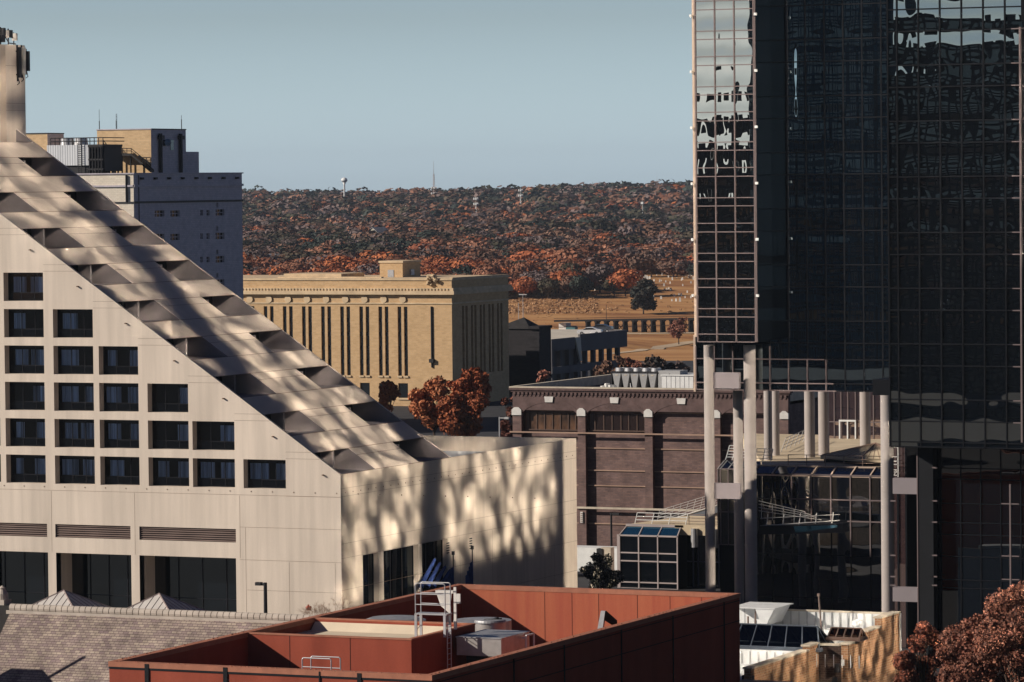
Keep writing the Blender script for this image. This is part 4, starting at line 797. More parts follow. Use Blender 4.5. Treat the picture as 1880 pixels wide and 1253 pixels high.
# ================================================================ GLASS TOWER
TG = glassmat('tower_glass',(0.80,0.73,0.66),0.58,0.0,0.012,(0.5,0.5,0.4),pane=(1.56,2.4,0.25))
TG2 = glassmat('tower_glass_blue',(0.40,0.5,0.56),0.55,0.0,0.012,(0.3,0.3,0.25),pane=(1.56,3.2,0.4))
TG3 = glassmat('tower_glass_dark',(0.60,0.62,0.60),0.5,0.0,0.02,(0.3,0.3,0.4),pane=(1.735,2.4,0.15))
SIDEG = glassmat('tower_side_glass',(0.95,0.92,0.86),0.78,0.045)
for _n in SIDEG.node_tree.nodes:
    if _n.type == 'BSDF_GLOSSY': _n.distribution = 'BECKMANN'
MUL = mat('mullion_metal',(0.155,0.12,0.12),0.55,var=0.05); MULD = mat('dark_mullion',(0.008,0.009,0.012),0.5,spec=0.1)
TG4 = glassmat('base_glass',(0.5,0.5,0.5),0.22,0.0,0.02,(0.25,0.2,0.25),pane=(1.62,3,0.3))
TRIM = mat('corner_trim',(0.55,0.42,0.33),0.6); COLM = mat('column_paint',(0.37,0.33,0.31),0.7,var=0.06,scale=0.5,fine=0.03); BEAM = mat('beam_paint',(0.24,0.21,0.22),0.7,var=0.05)
YT1 = Dp(1277,600,350).y; YT2 = YT1+4.0; YT3 = Dp(1632,400,321).y; TOP = 108
X = lambda px,Y,py=400: Yp(px,py,Y).x
Zf = lambda py,Y,px=1500: Yp(px,py,Y).z
tw = thing('glass_tower','dark mirrored glass tower raised on round concrete columns, filling the right side','skyscraper',(X(1600,YT2),YT2+10,0))
# left bay
x0,x1 = X(1279.5,YT1),X(1386,YT1); zb = Zf(628,YT1,1330)
def glazing(parent,name,gm,Y,xs,zs,mm,mw=0.05,proud=0.1,hw=None,skip=lambda x:False):
    g = MB(); g.face([(xs[0],Y,zs[0]),(xs[-1],Y,zs[0]),(xs[-1],Y,zs[-1]),(xs[0],Y,zs[-1])]); go = g.build(name,gm,parent)
    q = MB(); hw = hw or mw
    for x in xs: q.box(x-mw,x+mw,Y-proud,Y-0.004,zs[0],zs[-1])
    for z in zs:
        for a,b in zip(xs[:-1],xs[1:]): q.box(a+mw+0.002,b-mw-0.002,Y-proud*0.8,Y-0.005,z-hw,z+hw)
    q.build('mullion_grid',mm,go); return go
s = 350/7600
zs = [zb,zb+14*s]; z = zs[-1]; k = 0
while z < TOP: z += (31.7,15,39,15.8)[k%4]*s; zs.append(z); k += 1
glazing(tw,'left_bay_glazing',TG,YT1,[x0+(x1-x0)*i/3 for i in range(4)],zs,MUL,0.04,0.12)
q = MB(); q.box(x0+0.02,x1-0.02,YT1+0.02,YT2-0.02,zb,TOP-0.1); q.build('left_bay_core',DARK,tw)
q = MB(); q.face([(x1,YT1+0.1,zb),(x1,YT2,zb),(x1,YT2,TOP),(x1,YT1+0.1,TOP)]); q.build('east_glazing',glassmat('dim_side_glass',(0.4,0.45,0.5),0.07,0.0,0.01),tw)
q = MB(); xl = X(1273.5,YT1); q.box(xl,x0-0.06,YT1-0.05,YT2+0.5,zb+0.4,TOP); q.box(x1+0.06,x1+0.14,YT1-0.1,YT1+0.1,zb,TOP,1); q.build('corner_trim',[TRIM,MUL],tw)
for i in range(12):
    q = MB(); z = zb+3.8+i*102.4*s; q.box(x1+0.12,x1+0.32,YT1-0.25,YT1,z,z+0.22); q.box(xl-0.15,xl,YT1-0.25,YT1,z,z+0.22); q.build('washing_bracket',WHITE,tw)
q = MB(); q.face([(xl-0.01,YT1,zb+0.4),(xl-0.01,YT2+6,zb+0.4),(xl-0.01,YT2+6,TOP),(xl-0.01,YT1,TOP)]); q.build('west_glazing',TG4,tw)
# recessed body behind
zb2 = Zf(718,YT2,1500); xa = X(1279,YT2,680); xb = X(1640,YT2); pw_ = 34.6*354/7600/0.914
xs = [xa+i*1.68 for i in range(int((xb-xa)/1.68)+2)]; zs = [zb2,Zf(704,YT2,1450),Zf(660,YT2,1450),Zf(630,YT2,1450)]; z = zs[-1]; k = 0; s2 = 354/7600
while z < TOP: z += (40,62)[k%2]*s2; zs.append(z); k += 1
g_ = glazing(tw,'body_glazing',TG2,YT2,xs,zs,MULD,0.05,0.1)
q = MB(); x_e = X(1395,YT2)+1.2*3
for x in xs[:5]: q.box(x-0.05,x+0.05,YT2-0.16,YT2-0.101,zb2,zs[3]-0.3)
for x in xs[5:8]: q.box(x-0.05,x+0.05,YT2-0.16,YT2-0.101,zb2,zs[2])
for z in zs[:3]: q.box(xs[0],xs[7]+0.9-(z-zb2)*0.4,YT2-0.15,YT2-0.102,z-0.05,z+0.05)
q.build('lower_mullion',MUL,g_)
q = MB(); q.box(xs[0]+0.02,xs[-1],YT2+0.02,YT2+6,zb2,TOP-0.1); q.build('body_core',DARK,tw)
q = MB(); q.box(xs[0]-0.25,xs[0]-0.06,YT2-0.1,YT2+6,zb2-0.2,zb+0.4); q.build('lower_corner_trim',TRIM,tw)
# right wing, nearer
xr0 = X(1632,YT3); zb3 = Zf(822,YT3,1750); s3 = 321/7600; pw3 = 1.735
xs = [xr0,xr0+0.75]; 
while xs[-1] < xr0+26: xs.append(xs[-1]+pw3)
zs = [zb3,Zf(813,YT3,1750)]; z = Zf(775,YT3,1760); k = 0; zs.append(z)
while z < TOP: z += (40,62)[k%2]*s3; zs.append(z); k += 1
g_ = glazing(tw,'right_wing_glazing',TG3,YT3,xs,zs,MULD,0.05,0.12)
xm = X(1876.5,YT3); q = MB(); q.box(xm-0.07,xm+0.07,YT3-0.4,YT3-0.125,zb3+0.5,Zf(50,YT3,1876))
for z in zs[2:]:
    if z < Zf(50,YT3,1876): q.box(xm-0.75,xm-0.075,YT3-0.16,YT3-0.125,z-0.045,z+0.045); q.box(xm+0.075,xm+1.6,YT3-0.16,YT3-0.125,z-0.045,z+0.045)
q.build('lit_fin',MUL,g_)  # paler bars over the dark grid, coloured to look sunlit
q = MB(); q.box(xr0+0.02,xs[-1],YT3+0.02,YT2+6,zb3,TOP-0.1); q.build('wing_core',DARK,tw)
q = MB(); q.face([(xr0-0.02,YT3,zb3),(xr0-0.02,YT2,zb3),(xr0-0.02,YT2,TOP),(xr0-0.02,YT3,TOP)]); q.build('wing_west_glazing',SIDEG,tw)
# wing base, set back
YB3 = YT3+3.2; xq = X(1692,YB3,1000); xs = [xq+i*1.62 for i in range(14)]; zs = [0]+[Zf(p,YB3,1760) for p in (1240,1200,1160,1080,1065,1022,982,960,925,880,860,823)]
zs = sorted(set(round(v,2) for v in zs if v >= 0))
g_ = glazing(tw,'base_glazing',TG4,YB3,xs,zs,MULD,0.04,0.08); q = MB(); q.box(xs[0]+0.02,xs[-1],YB3+0.02,YT2+6,0,zb3-0.02); q.build('base_core',DARK,tw)
q = MB(); xf = X(1855,YT3+0.3,950); q.box(xf-0.06,xf+0.06,YT3+0.2,YT3+0.4,0,Zf(890,YT3,1855))
for p in (926,1022,1065): z = Zf(p,YT3,1855); q.box(xf-0.7,xf-0.065,YT3+0.22,YT3+0.36,z-0.04,z+0.04); q.box(xf+0.065,xf+0.7,YT3+0.22,YT3+0.36,z-0.04,z+0.04)
q.build('lit_fin',MUL,tw)
for px,p0,p1 in ((1637,920,1),(1713,860,1)):
    for py in (859,920,959,1020,1059,1075):
        if px == 1637 and py == 859: continue
        u = Yp(px+3,py,YT3+2.3); q = MB(); q.box(u.x-0.2,u.x+0.22,u.y-0.1,u.y,u.z-0.05,u.z+0.06); q.build('bracket',MUL,tw)
# columns
def column(px,D,py_top,r,zbase=0,lab='column'):
    u = Dp(px,py_top,D); q = MB(); q.tube((u.x,u.y,zbase),(u.x,u.y,u.z),r,24)
    for z in [z for z in (7.0,13.0,19.0) if zbase < z < u.z]: q.lathe((u.x,u.y,z),[(r+0.012,0),(r+0.012,0.04)],24)
    q.build(lab,COLM,tw,smooth=True); return u
C1 = column(1301,351.5,634,0.43); C2 = column(1376,351.5,634,0.52)
column(1354,356,640,0.42); 
column(1409,372,640,0.38,12); column(1423,378,640,0.35,12)
column(1486,375,718,0.48,12.4); column(1512,377,718,0.5,12.4); column(1588,384,718,0.5,12.6)
C3 = column(1628,330,716,0.52)
q = MB(); za = Dp(1628,716,330).z; q.box(X(1600,YT3+0.3),X(1674,YT3+0.3),YT3+0.3,YT2-0.3,za-0.02,za+1.2); q.build('transfer_beam',MULD,tw); column(1645,372,716,0.5,12)
q = MB(); u0 = X(1688,YT3+2.5,1000); u1 = X(1716,YT3+2.5,1000); q.box(u0,u1,YT3+2.2,YT3+3.1,0,zb3-0.1,0); q.box(u0-0.08,u0-0.002,YT3+2.15,YT3+3.1,0,zb3-0.1,1); q.build('square_column',[DARK,MUL],tw)
for y0,y1 in ((684,714),(887,917),(1088,1118)):
    q = MB(); a = Yp(1310,y0,C1.y); b = Yp(1370,y1,C1.y); q.box(C1.x+0.4,C2.x-0.4,C1.y-0.1,C1.y+0.3,b.z,a.z); q.build('tie_beam',BEAM,tw)
for y0,y1 in ((878,908),(1078,1106)):
    q = MB(); yy = YT3+2.3; a = Yp(1641,y0,yy); b = Yp(1688,y1,yy); q.box(a.x-0.1,b.x,yy,yy+0.6,b.z,a.z); q.build('tie_beam',BEAM,tw)
# ================================================================ GLAZED PODIUM BEHIND THE COLUMNS
PD = 362; YP = Dp(1500,900,PD).y; zr = Zf(873,YP,1500)
PG = glassmat('podium_glass',(0.55,0.55,0.56),0.5,0.0,0.03,(0.3,0.2,0.3),pane=(1.84,3.0,0.3))
pod = thing('glazed_podium','low glass-walled atrium with a tan roof terrace behind the tower columns','building',(X(1500,YP),YP+10,0))
px0 = X(1392,YP,960); xs = [X(1454+36*i,YP,900) for i in range(-2,6)]; zs = [0]+[Zf(p,YP,1500) for p in (1150,1098,1019,956,918,872)]
zs = sorted(v for v in zs if v >= 0)
g_ = glazing(pod,'front_glazing',PG,YP,xs,zs,MULD,0.04,0.08)
q = MB()
for x in xs[2:]: q.box(x-0.06,x+0.06,YP-0.16,YP-0.085,Zf(958 if x < xs[5] else 1020,YP,1500),zr)
for p,a in ((872,2),(917,2),(956,5)): z = Zf(p,YP,1500); q.box(xs[a]-0.3,xs[-1],YP-0.15,YP-0.086,z-0.06,z+0.06)
q.build('lit_mullion',MUL,g_)  # lighter copy of the dark bars where they should look sunlit
q = MB(); q.box(xs[0]-0.1,xs[-1]+6,YP+0.1,YP+44,0,zr-0.3); q.build('core',DARK,pod)
# sloping glass eave
EG = glassmat('eave_glass',(0.5,0.52,0.55),0.5,0.05,0.004); ev = YP+1.5; zt = zr+0.62
e = MB(); e.face([(xs[0],YP,zr),(xs[-1],YP,zr),(xs[-1],ev,zt),(xs[0],ev,zt)]); eo = e.build('eave_glazing',EG,pod); q = MB()
for x in xs: q.prism([(x-0.06,YP-0.05,zr+0.02),(x+0.06,YP-0.05,zr+0.02),(x+0.06,ev,zt+0.06),(x-0.06,ev,zt+0.06)],(0,0,0.08))
q.box(xs[0],xs[-1],YP-0.1,YP+0.05,zr-0.12,zr); q.box(xs[0],xs[-1],ev,ev+0.15,zt-0.1,zt+0.1); q.build('eave_frame',TRIM,eo)
PAVE = brickmat('terrace_paving',(0.62,0.50,0.34),(0.56,0.45,0.30),(0.22,0.15,0.1),1.7,60,0.10,uv='top',mottle=0.1,offs=0)
STONE = mat('terrace_stone',(0.60,0.49,0.34),0.85,var=0.1,scale=0.3,fine=0.05)
q = MB(); zd = zt+0.05; q.prism([(xs[0]+0.5,ev+0.16,zr-0.28),(xs[-1]+6,ev+0.16,zr-0.28),(xs[-1]+6,YP+44,zr-0.28),(xs[0]-18,YP+44,zr-0.28)],(0,0,zd-zr+0.28))
for i in range(8): q.box(xs[0]+0.5-(1.6+i*2.4)*0.42,xs[-1]+6,ev+1.6+i*2.4,ev+1.72+i*2.4,zd,zd+0.012,1)

q.build('terrace',[STONE,JOINT],pod)
RAILM = mat('rail_paint',(0.5,0.48,0.46),0.5)
def railing(lab,p0,p1,n,h=1.05,bars=4,slant=Vector(),mm=RAILM,r=0.03,name='railing',group=None):
    p0,p1 = Vector(p0),Vector(p1); t = thing(name,lab,'railing',p0,group); q = MB()
    for i in range(n+1): p = p0.lerp(p1,i/n); q.tube(p,p+Vector((0,0,h))+slant,r*1.3,5)
    q.build('post',mm,t); q = MB()
    for i in range(bars): f_ = (i+1)/bars; o_ = Vector((0,0,h*f_))+slant*f_; q.tube(p0+o_,p1+o_,r,5)
    q.build('rail',mm,t); return t
railing('thin dark railing along the front edge of the podium terrace',(xs[0]+2.6,ev+0.5,zd),(xs[-1]+2,ev+0.5,zd),7,0.95,3,mm=mat('rail_brown',(0.25,0.18,0.15),0.6))
u = Zp(1434,830,zd); v = Zp(1478,812,zd); railing('slanted pale balustrade on the podium terrace beside the brick corner',(u.x,u.y,zd),(v.x-0.2,v.y,zd),5,1.3,4,Vector((0.5,0,0)))
u = Dp(1393,862,364); railing('short stack of curved pale rails left of the podium corner',(u.x-0.3,u.y-0.4,zd+0.2),(u.x+1.2,u.y-0.4,zd+0.2),2,1.4,5,Vector((0.3,0,0)),mm=WHITE)
# pyramid skylight on the terrace
sk = Zp(1606,845,zd+0.1); skz = Dp(1606,813,(sk-_O).dot(_F)+3).z; t = thing('pyramid_skylight','broad low tan pyramid roof with ribs on the podium terrace','skylight',(sk.x,sk.y,zd)); b4 = [Zp(1580,842,zd+0.62),Zp(1662,845,zd+0.62),Zp(1640,826,zd+0.62),Zp(1509,836,zd+0.62)]; hw_ = 5.2; 
q = MB(); mid = (b4[0]+b4[1]+b4[2]+b4[3])/4; ap = Dp(1608,814,(mid-_O).dot(_F))
for i in range(4): q.face([b4[i],b4[(i+1)%4],ap])
q.prism([mid+(v-mid)*0.96-Vector((0,0,0.62)) for v in b4],(0,0,0.3),1); q.prism([mid+(v-mid)*1.03-Vector((0,0,0.3)) for v in b4],(0,0,0.28)); q.build('roof',[STONE,DARK],t); q = MB(); ap = Vector(ap)
for i in range(4):
    A,B = Vector(b4[i]),Vector(b4[(i+1)%4]); q.tube(A,ap,0.07,5)
    for k in range(1,7): q.tube(A.lerp(B,k/7),ap if i == 0 and k in (3,4) else A.lerp(B,k/7).lerp(ap,0.96),0.03,4)
q.build('rib',SC_,t)
# glass lobby behind with a white door frame
YL = Dp(1550,800,402).y; lb = thing('glass_lobby','glass lobby with thin mullions behind the podium terrace','building',(X(1550,YL),YL,zd)); zL = Zf(812,YL,1540); LG = glassmat('lobby_glass',(0.75,0.62,0.6),0.62,0.0,0.02,(0.5,0.2,0.4),pane=(1.4,2.2,0.5),body=(0.05,0.03,0.03))
xs = [X(p,YL,760) for p in (1519,1532,1544.5,1557,1571,1588,1604,1618,1640)]; zs = [zd-0.1,Zf(775,YL,1550),Zf(700,YL,1550)]
glazing(lb,'glazing',LG,YL,xs,zs,MUL,0.05,0.1); q = MB(); q.box(xs[0]-0.3,xs[-1],YL+0.05,YL+8,zd-0.1,zs[-1]+3); q.build('core',DARK,lb)
q = MB(); d0,d1,z0,z1 = X(1543.5,YL,800),X(1572.5,YL,800),zL+0.1,Zf(772.5,YL,1557); yy = YL-0.35
for x in (d0,(d0+d1)/2,d1): q.box(x-0.06,x+0.06,yy,yy+0.12,z0,z1)
for z in (z0,z1): q.box(d0-0.06,d1+0.06,yy-0.01,yy+0.13,z-0.08,z+0.08)
q.box(d0,d1,yy,yy+0.5,z0-0.35,z0-0.09); q.build('white_door_frame',WHITE,lb)
q = MB(); q.box(X(1622,YL-3),X(1640,YL-3),YL-3,YL+6,zd,zs[-1]+3)
gl = glassmat('pink_panes',(0.8,0.6,0.55),0.6,0.02,0.03,(0.5,0.3,0.5),body=(0.08,0.05,0.05)); yy = YT3+12
t = thing('side_lobby','tall narrow glazed stair lobby with ladder-like frames between the big columns','building',(X(1655,yy),yy,0)); xs = [X(p,yy,780) for p in (1636,1648,1663)]; glazing(t,'glazing',gl,yy,xs,[0,Zf(880,yy,1650),Zf(820,yy,1650),Zf(788,yy,1650),Zf(742,yy,1650),Zf(690,yy,1650)],MULD,0.07,0.1)
q = MB(); q.box(xs[0]+0.02,xs[-1],yy+0.05,yy+5,0,Zf(690,yy,1650)-0.1); q.build('core',DARK,t)
q = MB(); xk = X(1649,yy-0.6,800); q.box(xk-0.05,xk+0.05,yy-0.7,yy-0.6,Zf(875,yy,1650),Zf(797,yy,1650)); xj = X(1638,yy-0.6,800)
for p in (820,838,846,852,862,866,872): z = Zf(p,yy,1650); q.box(xj-0.3,xk,yy-0.7,yy-0.62,z-0.04,z+0.04)
q.tube((xj,yy-0.65,Zf(876,yy,1650)),(xk,yy-0.65,Zf(862,yy,1650)),0.04,4); q.build('ladder_frame',RAILM,t)
# ================================================================ SMALL GLASS PAVILION AND RAMP (left of the columns)
YV = Dp(1200,980,385).y; pv = thing('glass_pavilion','dark glass pavilion with a blue sloping glass eave and pale mullions','building',(X(1200,YV,1000),YV,0))
VG = glassmat('pavilion_glass',(0.35,0.36,0.36),0.35,0.0,0.01,(0.3,0.3,0.3)); xs = [X(p,YV,1000) for p in (1138,1173,1208,1244)]; Zv = lambda p: Zf(p,YV,1190)
glazing(pv,'front_glazing',VG,YV,xs,[0,Zv(1110),Zv(1070),Zv(1031),Zv(1016),Zv(984)],mat('pale_mullion',(0.42,0.36,0.35),0.5),0.06,0.12)
q = MB(); q.box(xs[0]+0.02,xs[-1]-0.02,YV+0.03,YV+15,0,Zv(984)-0.02); q.build('core',DARK,pv)
BG = glassmat('blue_glass',(0.2,0.45,0.62),0.6,0.03,0.003,body=(0.01,0.05,0.09)); q = MB(); za,zc_ = Zv(984),Zv(969); q.face([(xs[0],YV,za),(xs[-1],YV,za),(xs[-1]-0.1,YV+1.1,zc_),(xs[0]+0.3,YV+1.1,zc_)]); eo = q.build('eave_glazing',BG,pv); q = MB()
for i,x in enumerate(xs): xx = x+(0.3 if i == 0 else -0.1 if i == 3 else 0); q.tube((x,YV-0.03,za),(xx,YV+1.1,zc_),0.08,6)
q.box(xs[0],xs[-1],YV-0.12,YV-0.001,za-0.09,za+0.05); q.box(xs[0]+0.2,xs[-1]+0.2,YV+1.0,YV+1.3,zc_-0.02,zc_+0.2); q.build('eave_frame',MATS['pale_mullion'],eo)
q = MB(); q.box(xs[0]-0.25,xs[0]-0.065,YV-0.1,YV+14,0,za+0.05); q.build('corner_post',MATS['pale_mullion'],pv)
# side glazing to the right, darker, with cylinders under the deck
YS = YV+2.5; xs2 = [X(p,YS,1000) for p in (1250,1273,1282,1320,1350,1392,1400)]; glazing(pv,'side_glazing',glassmat('side_glass',(0.3,0.32,0.36),0.35,0.0,0.02,(0.3,0.2,0.3)),YS,xs2,[0,Zf(1032,YS,1300),Zf(976,YS,1300)],mat('blue_grey_post',(0.12,0.13,0.18),0.5),0.05,0.1)
q = MB(); q.box(xs2[0],xs2[-1]+6,YS+0.05,YS+12,0,Zf(976,YS,1300)-0.05); q.build('side_core',DARK,pv)
zdk = zc_+0.2; q = MB(); a = (xs[0]+0.6,YV+1.31); q.prism([(xs[0]+0.6,YV+1.31,zdk-0.25),(xs2[-1]+8,YV+1.31,zdk-0.25),(xs2[-1]+8,YV+16,zdk-0.25),(xs[0]+3,YV+16,zdk-0.25)],(0,0,0.25)); q.box(xs2[0],xs2[-1]+8,YV+1.0,YV+1.29,zdk-0.9,zdk+0.02)
for i in range(5): q.box(xs[0]+2+i,xs2[-1]+8,YV+3+i*2.6,YV+3.1+i*2.6,zdk,zdk+0.012,1)
q.build('deck',[STONE,JOINT],pv)
for px in (1275,1313): u = Yp(px,975,YV+0.9); q = MB(); q.tube((u.x,u.y,zdk-2.0),(u.x,u.y,zdk-0.26),0.34,14); q.build('round_duct',GALV,pv)
u0 = Vector((xs[0]+0.8,YV+1.8,zdk)); railing('pale slanting pipe balustrade above the blue eave of the glass pavilion',u0,(xs[-1]+0.1,YV+1.8,zdk),3,1.0,3,Vector((0.25,0,0)),mm=WHITE,r=0.035)
railing('railing running right from the pavilion toward the round columns',(xs[-1]+0.4,YV+1.9,zdk),(xs2[-1]+6,YV+1.9,zdk),8,0.95,3,mm=MATS['rail_brown'])
R0_ = Dp(1205,962,398); R1_ = Dp(1392,905,392); rp = thing('ramp','rising dark-sided ramp deck behind the pavilion and the columns','ramp',R0_); q = MB()
q.prism([R0_,R1_,R1_-Vector((0,0,0.9)),R0_-Vector((0,0,0.4))],(0,3,0)); q.build('deck',[mat('ramp_side',(0.08,0.09,0.11),0.6)],rp); q = MB(); q.tube(R0_-Vector((0,0.05,0)),R1_-Vector((0,0.05,0)),0.06,5); q.build('edge_trim',RAILM,rp)
railing('wire balustrade climbing the ramp behind the glass pavilion',R0_,R1_,14,1.3,5,Vector((0.35,0,0)),r=0.022)
# small glazed link above, left of the tie beams
YK = Dp(1330,850,372).y; lk = thing('glazed_link','small glazed link with a tilted glass eave and fan-like rails seen between the paired columns','building',(X(1330,YK),YK,0)); xs = [X(p,YK,860) for p in (1318,1323,1337,1350,1370,1392)]; zs = [Zf(1000,YK,1330),Zf(940,YK,1330),Zf(861,YK,1330)]
glazing(lk,'glazing',VG,YK,xs,zs,MUL,0.05,0.1); q = MB(); q.face([(xs[0],YK,zs[-1]),(xs[-1],YK,zs[-1]),(xs[-1],YK+1.2,zs[-1]+0.65),(xs[0]+0.4,YK+1.2,zs[-1]+0.65)]); eo = q.build('eave_glazing',EG,lk)
q = MB(); [q.tube((x,YK-0.03,zs[-1]),(x+0.2,YK+1.2,zs[-1]+0.67),0.05,5) for x in xs]; q.build('eave_frame',RAILM,eo); q = MB(); q.box(xs[0]+0.1,xs[-1],YK+0.1,YK+8,0,zs[-1]-0.1); q.build('core',DARK,lk)
railing('fan of white pipe rails above the glazed link between the paired columns',(xs[0]+0.2,YK+1.4,zs[-1]+0.7),(xs[-2],YK+1.4,zs[-1]+0.7),4,1.3,5,Vector((0.4,0,0)),mm=WHITE)
q = MB()
for i in range(4): p0 = Dp(1393,920+i*6,358); p1 = Dp(1478+10*i,940+i*5,358); q.tube(p0,p1,0.035,5)
for i in range(6): p = Dp(1398+20*i,924+i*4,358); q.tube(p,p-Vector((0,0,1.3)),0.03,4)
for i in range(5): p = Dp(1410+30*i,945-i*1,356); q.tube(p,p-Vector((0.15,0,1.0)),0.05,4); 
q.tube(Dp(1396,966,356),Dp(1542,956,356),0.05,5); q.tube(Dp(1396,952,356),Dp(1542,945,356),0.03,5)
tag(q.build('stair_balustrade',RAILM,org=Dp(1393,966,358)),'converging pipe handrails of the stair in front of the podium glass','railing')
e0,e1 = Dp(1393,966,355.5),Dp(1546,962,355.5); q = MB(); q.prism([e0,e1,e1+Vector((0.2,0,-0.75)),e0+Vector((0,0,-0.75))],(0,1.5,0)); q.prism([e0.lerp(e1,0.42)+Vector((0,-0.03,-0.1)),e0.lerp(e1,0.95)+Vector((0,-0.03,-0.1)),e0.lerp(e1,0.93)+Vector((0,-0.03,-0.65)),e0.lerp(e1,0.44)+Vector((0,-0.03,-0.65))],(0,0.02,0),1)
tag(q.build('stair_canopy',[POSTM,BG],org=e0),'dark canopy with a strip of blue glass below the stair handrails','canopy')
# ================================================================ RUSTED STEEL BUILDING (foreground)
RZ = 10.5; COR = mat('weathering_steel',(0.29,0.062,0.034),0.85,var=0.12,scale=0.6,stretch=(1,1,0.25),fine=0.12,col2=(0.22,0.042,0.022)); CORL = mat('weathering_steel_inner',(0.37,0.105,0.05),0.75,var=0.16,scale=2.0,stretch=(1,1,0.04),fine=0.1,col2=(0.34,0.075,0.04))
CORC = mat('weathering_steel_cap',(0.38,0.15,0.09),0.7,var=0.1,scale=1.5,fine=0.1)
RA,RB,RC,RD = Zp(211,1213,RZ),Zp(806,1243,RZ),Zp(1343,1088,RZ),Zp(835,1073,RZ)
rx0,rx1,ry0,ry1 = (RA.x+RD.x)/2,(RB.x+RC.x)/2,(RA.y+RB.y)/2,(RC.y+RD.y)/2
rb = thing('steel_clad_building','rust-red weathering steel building with a sunken open roof court, in the foreground','building',((rx0+rx1)/2,(ry0+ry1)/2,0)); th = 0.45; RF = RZ-4.2
q = MB(); q.box(rx0,rx1,ry0,ry0+th,0,RZ-0.3); q.box(rx1-th,rx1,ry0+th,ry1,0,RZ-0.3); q.box(rx0,rx0+th,ry0+th,ry1,0,RZ-0.3); q.build('wall',COR,rb)
q = MB(); q.box(rx0+th,rx1-th,ry1-th,ry1,0,RZ-0.3); q.build('rear_wall',CORL,rb)
q = MB(); q.box(rx0-0.04,rx1+0.04,ry0-0.04,ry0+th+0.03,RZ-0.297,RZ); q.box(rx1-th-0.03,rx1+0.04,ry0+th+0.03,ry1+0.04,RZ-0.297,RZ); q.box(rx0-0.04,rx0+th+0.03,ry0+th+0.03,ry1+0.04,RZ-0.297,RZ); q.box(rx0+th+0.03,rx1-th-0.03,ry1-th-0.03,ry1+0.04,RZ-0.297,RZ); cop_ = q
q = MB(); q.box(rx0,rx1+0.01,ry0-0.03,ry0-0.004,RZ-0.42,RZ-0.30)  # dark strip under the coping stands for its shadow line
for px,wd in ((270,0.13),(414,0.13),(587,0.04),(660,0.13)): x = Yp(px,1230,ry0).x; q.box(x-wd,x+wd,ry0-0.07,ry0-0.032,0,RZ-0.05)
for px in (942,1035,1140,1235,1329): y = Xp(px,1150,rx1).y; q.box(rx1+0.004,rx1+0.05,y-0.07,y+0.07,0,RZ-0.3)
q.box(rx1+0.004,rx1+0.02,ry0,ry1,RZ-0.5,RZ-0.45); q.box(rx1+0.004,rx1+0.02,ry0+9,ry1,RZ-1.85,RZ-1.8)
for px in (1000,1050,1099,1170,1230,1288): x = Yp(px,1100,ry1-th).x; q.box(x-0.012,x+0.012,ry1-th-0.012,ry1-th-0.003,RF,RZ-0.3)
q.build('joint_and_shade_line',DARK,rb)
q = cop_
rr = random.Random(2)
for i in range(60):
    x = rx0+(rx1-rx0)*rr.random(); s_ = 0.02+0.03*rr.random(); q.box(x,x+s_*2,ry0+0.1,ry0+0.16,RZ,RZ+s_)
    y = ry0+(ry1-ry0)*rr.random(); q.box(rx1-0.2,rx1-0.14,y,y+s_*3,RZ,RZ+s_); y = ry0+(ry1-ry0)*rr.random(); q.box(rx0+0.1,rx0+0.16,y,y+s_*3,RZ,RZ+s_)
q.build('coping',CORC,rb)
q = MB(); q.box(rx0+th,rx1-th,ry0+th,ry1-th,RF-0.2,RF); q.build('roof',ROOFG,rb)
# inner block
yf = Zp(755,1173,RZ).y; xr = Zp(755,1173,RZ).x; yb_ = Xp(872,1142,xr).y; q = MB(); ip = 0.9
q.box(rx0+th+0.003,xr,yf,yf+0.35,RF,RZ-0.1); q.box(xr-0.35,xr,yf+0.35,yb_,RF,RZ-0.1); q.box(rx0+th+0.003,xr-0.35,yb_-0.3,yb_,RF,RZ-0.1)
q.box(rx0+th+0.003,xr+0.04,yf-0.04,yf+0.3,RZ-0.097,RZ-0.01,1); q.box(xr-0.3,xr+0.04,yf+0.3,yb_,RZ-0.097,RZ-0.01,1); q.box(rx0+th+0.003,xr-0.3,yb_-0.3,yb_+0.04,RZ-0.097,RZ-0.01,1)
for px in (532,643): x = Yp(px,1190,yf).x; q.box(x-0.015,x+0.015,yf-0.012,yf-0.003,RF,RZ-0.1,2)
ib = q.build('inner_block',[COR,CORC,DARK],rb); q = MB(); q.box(rx0+th+0.01,xr-0.36,yf+0.36,yb_-0.31,RZ-1.3,RZ-0.75)
q.prism([(rx0+th+0.1,yb_-0.31,RZ-0.75),(rx0+th+0.1,yb_-0.9,RZ-0.75),(rx0+th+0.1,yb_-0.31,RZ-0.25)],(xr-rx0-1.2,0,0)); q.build('membrane',mat('cream_membrane',(0.66,0.56,0.42),0.8,var=0.06,scale=0.5),ib)
for px,py in ((672,1152),(709,1159)): u = Zp(px,py,RZ-0.7); q = MB(); q.box(u.x-0.15,u.x+0.12,u.y-0.1,u.y+0.12,RZ-0.75,RZ-0.55); q.build('roof_drain',DARK,ib)
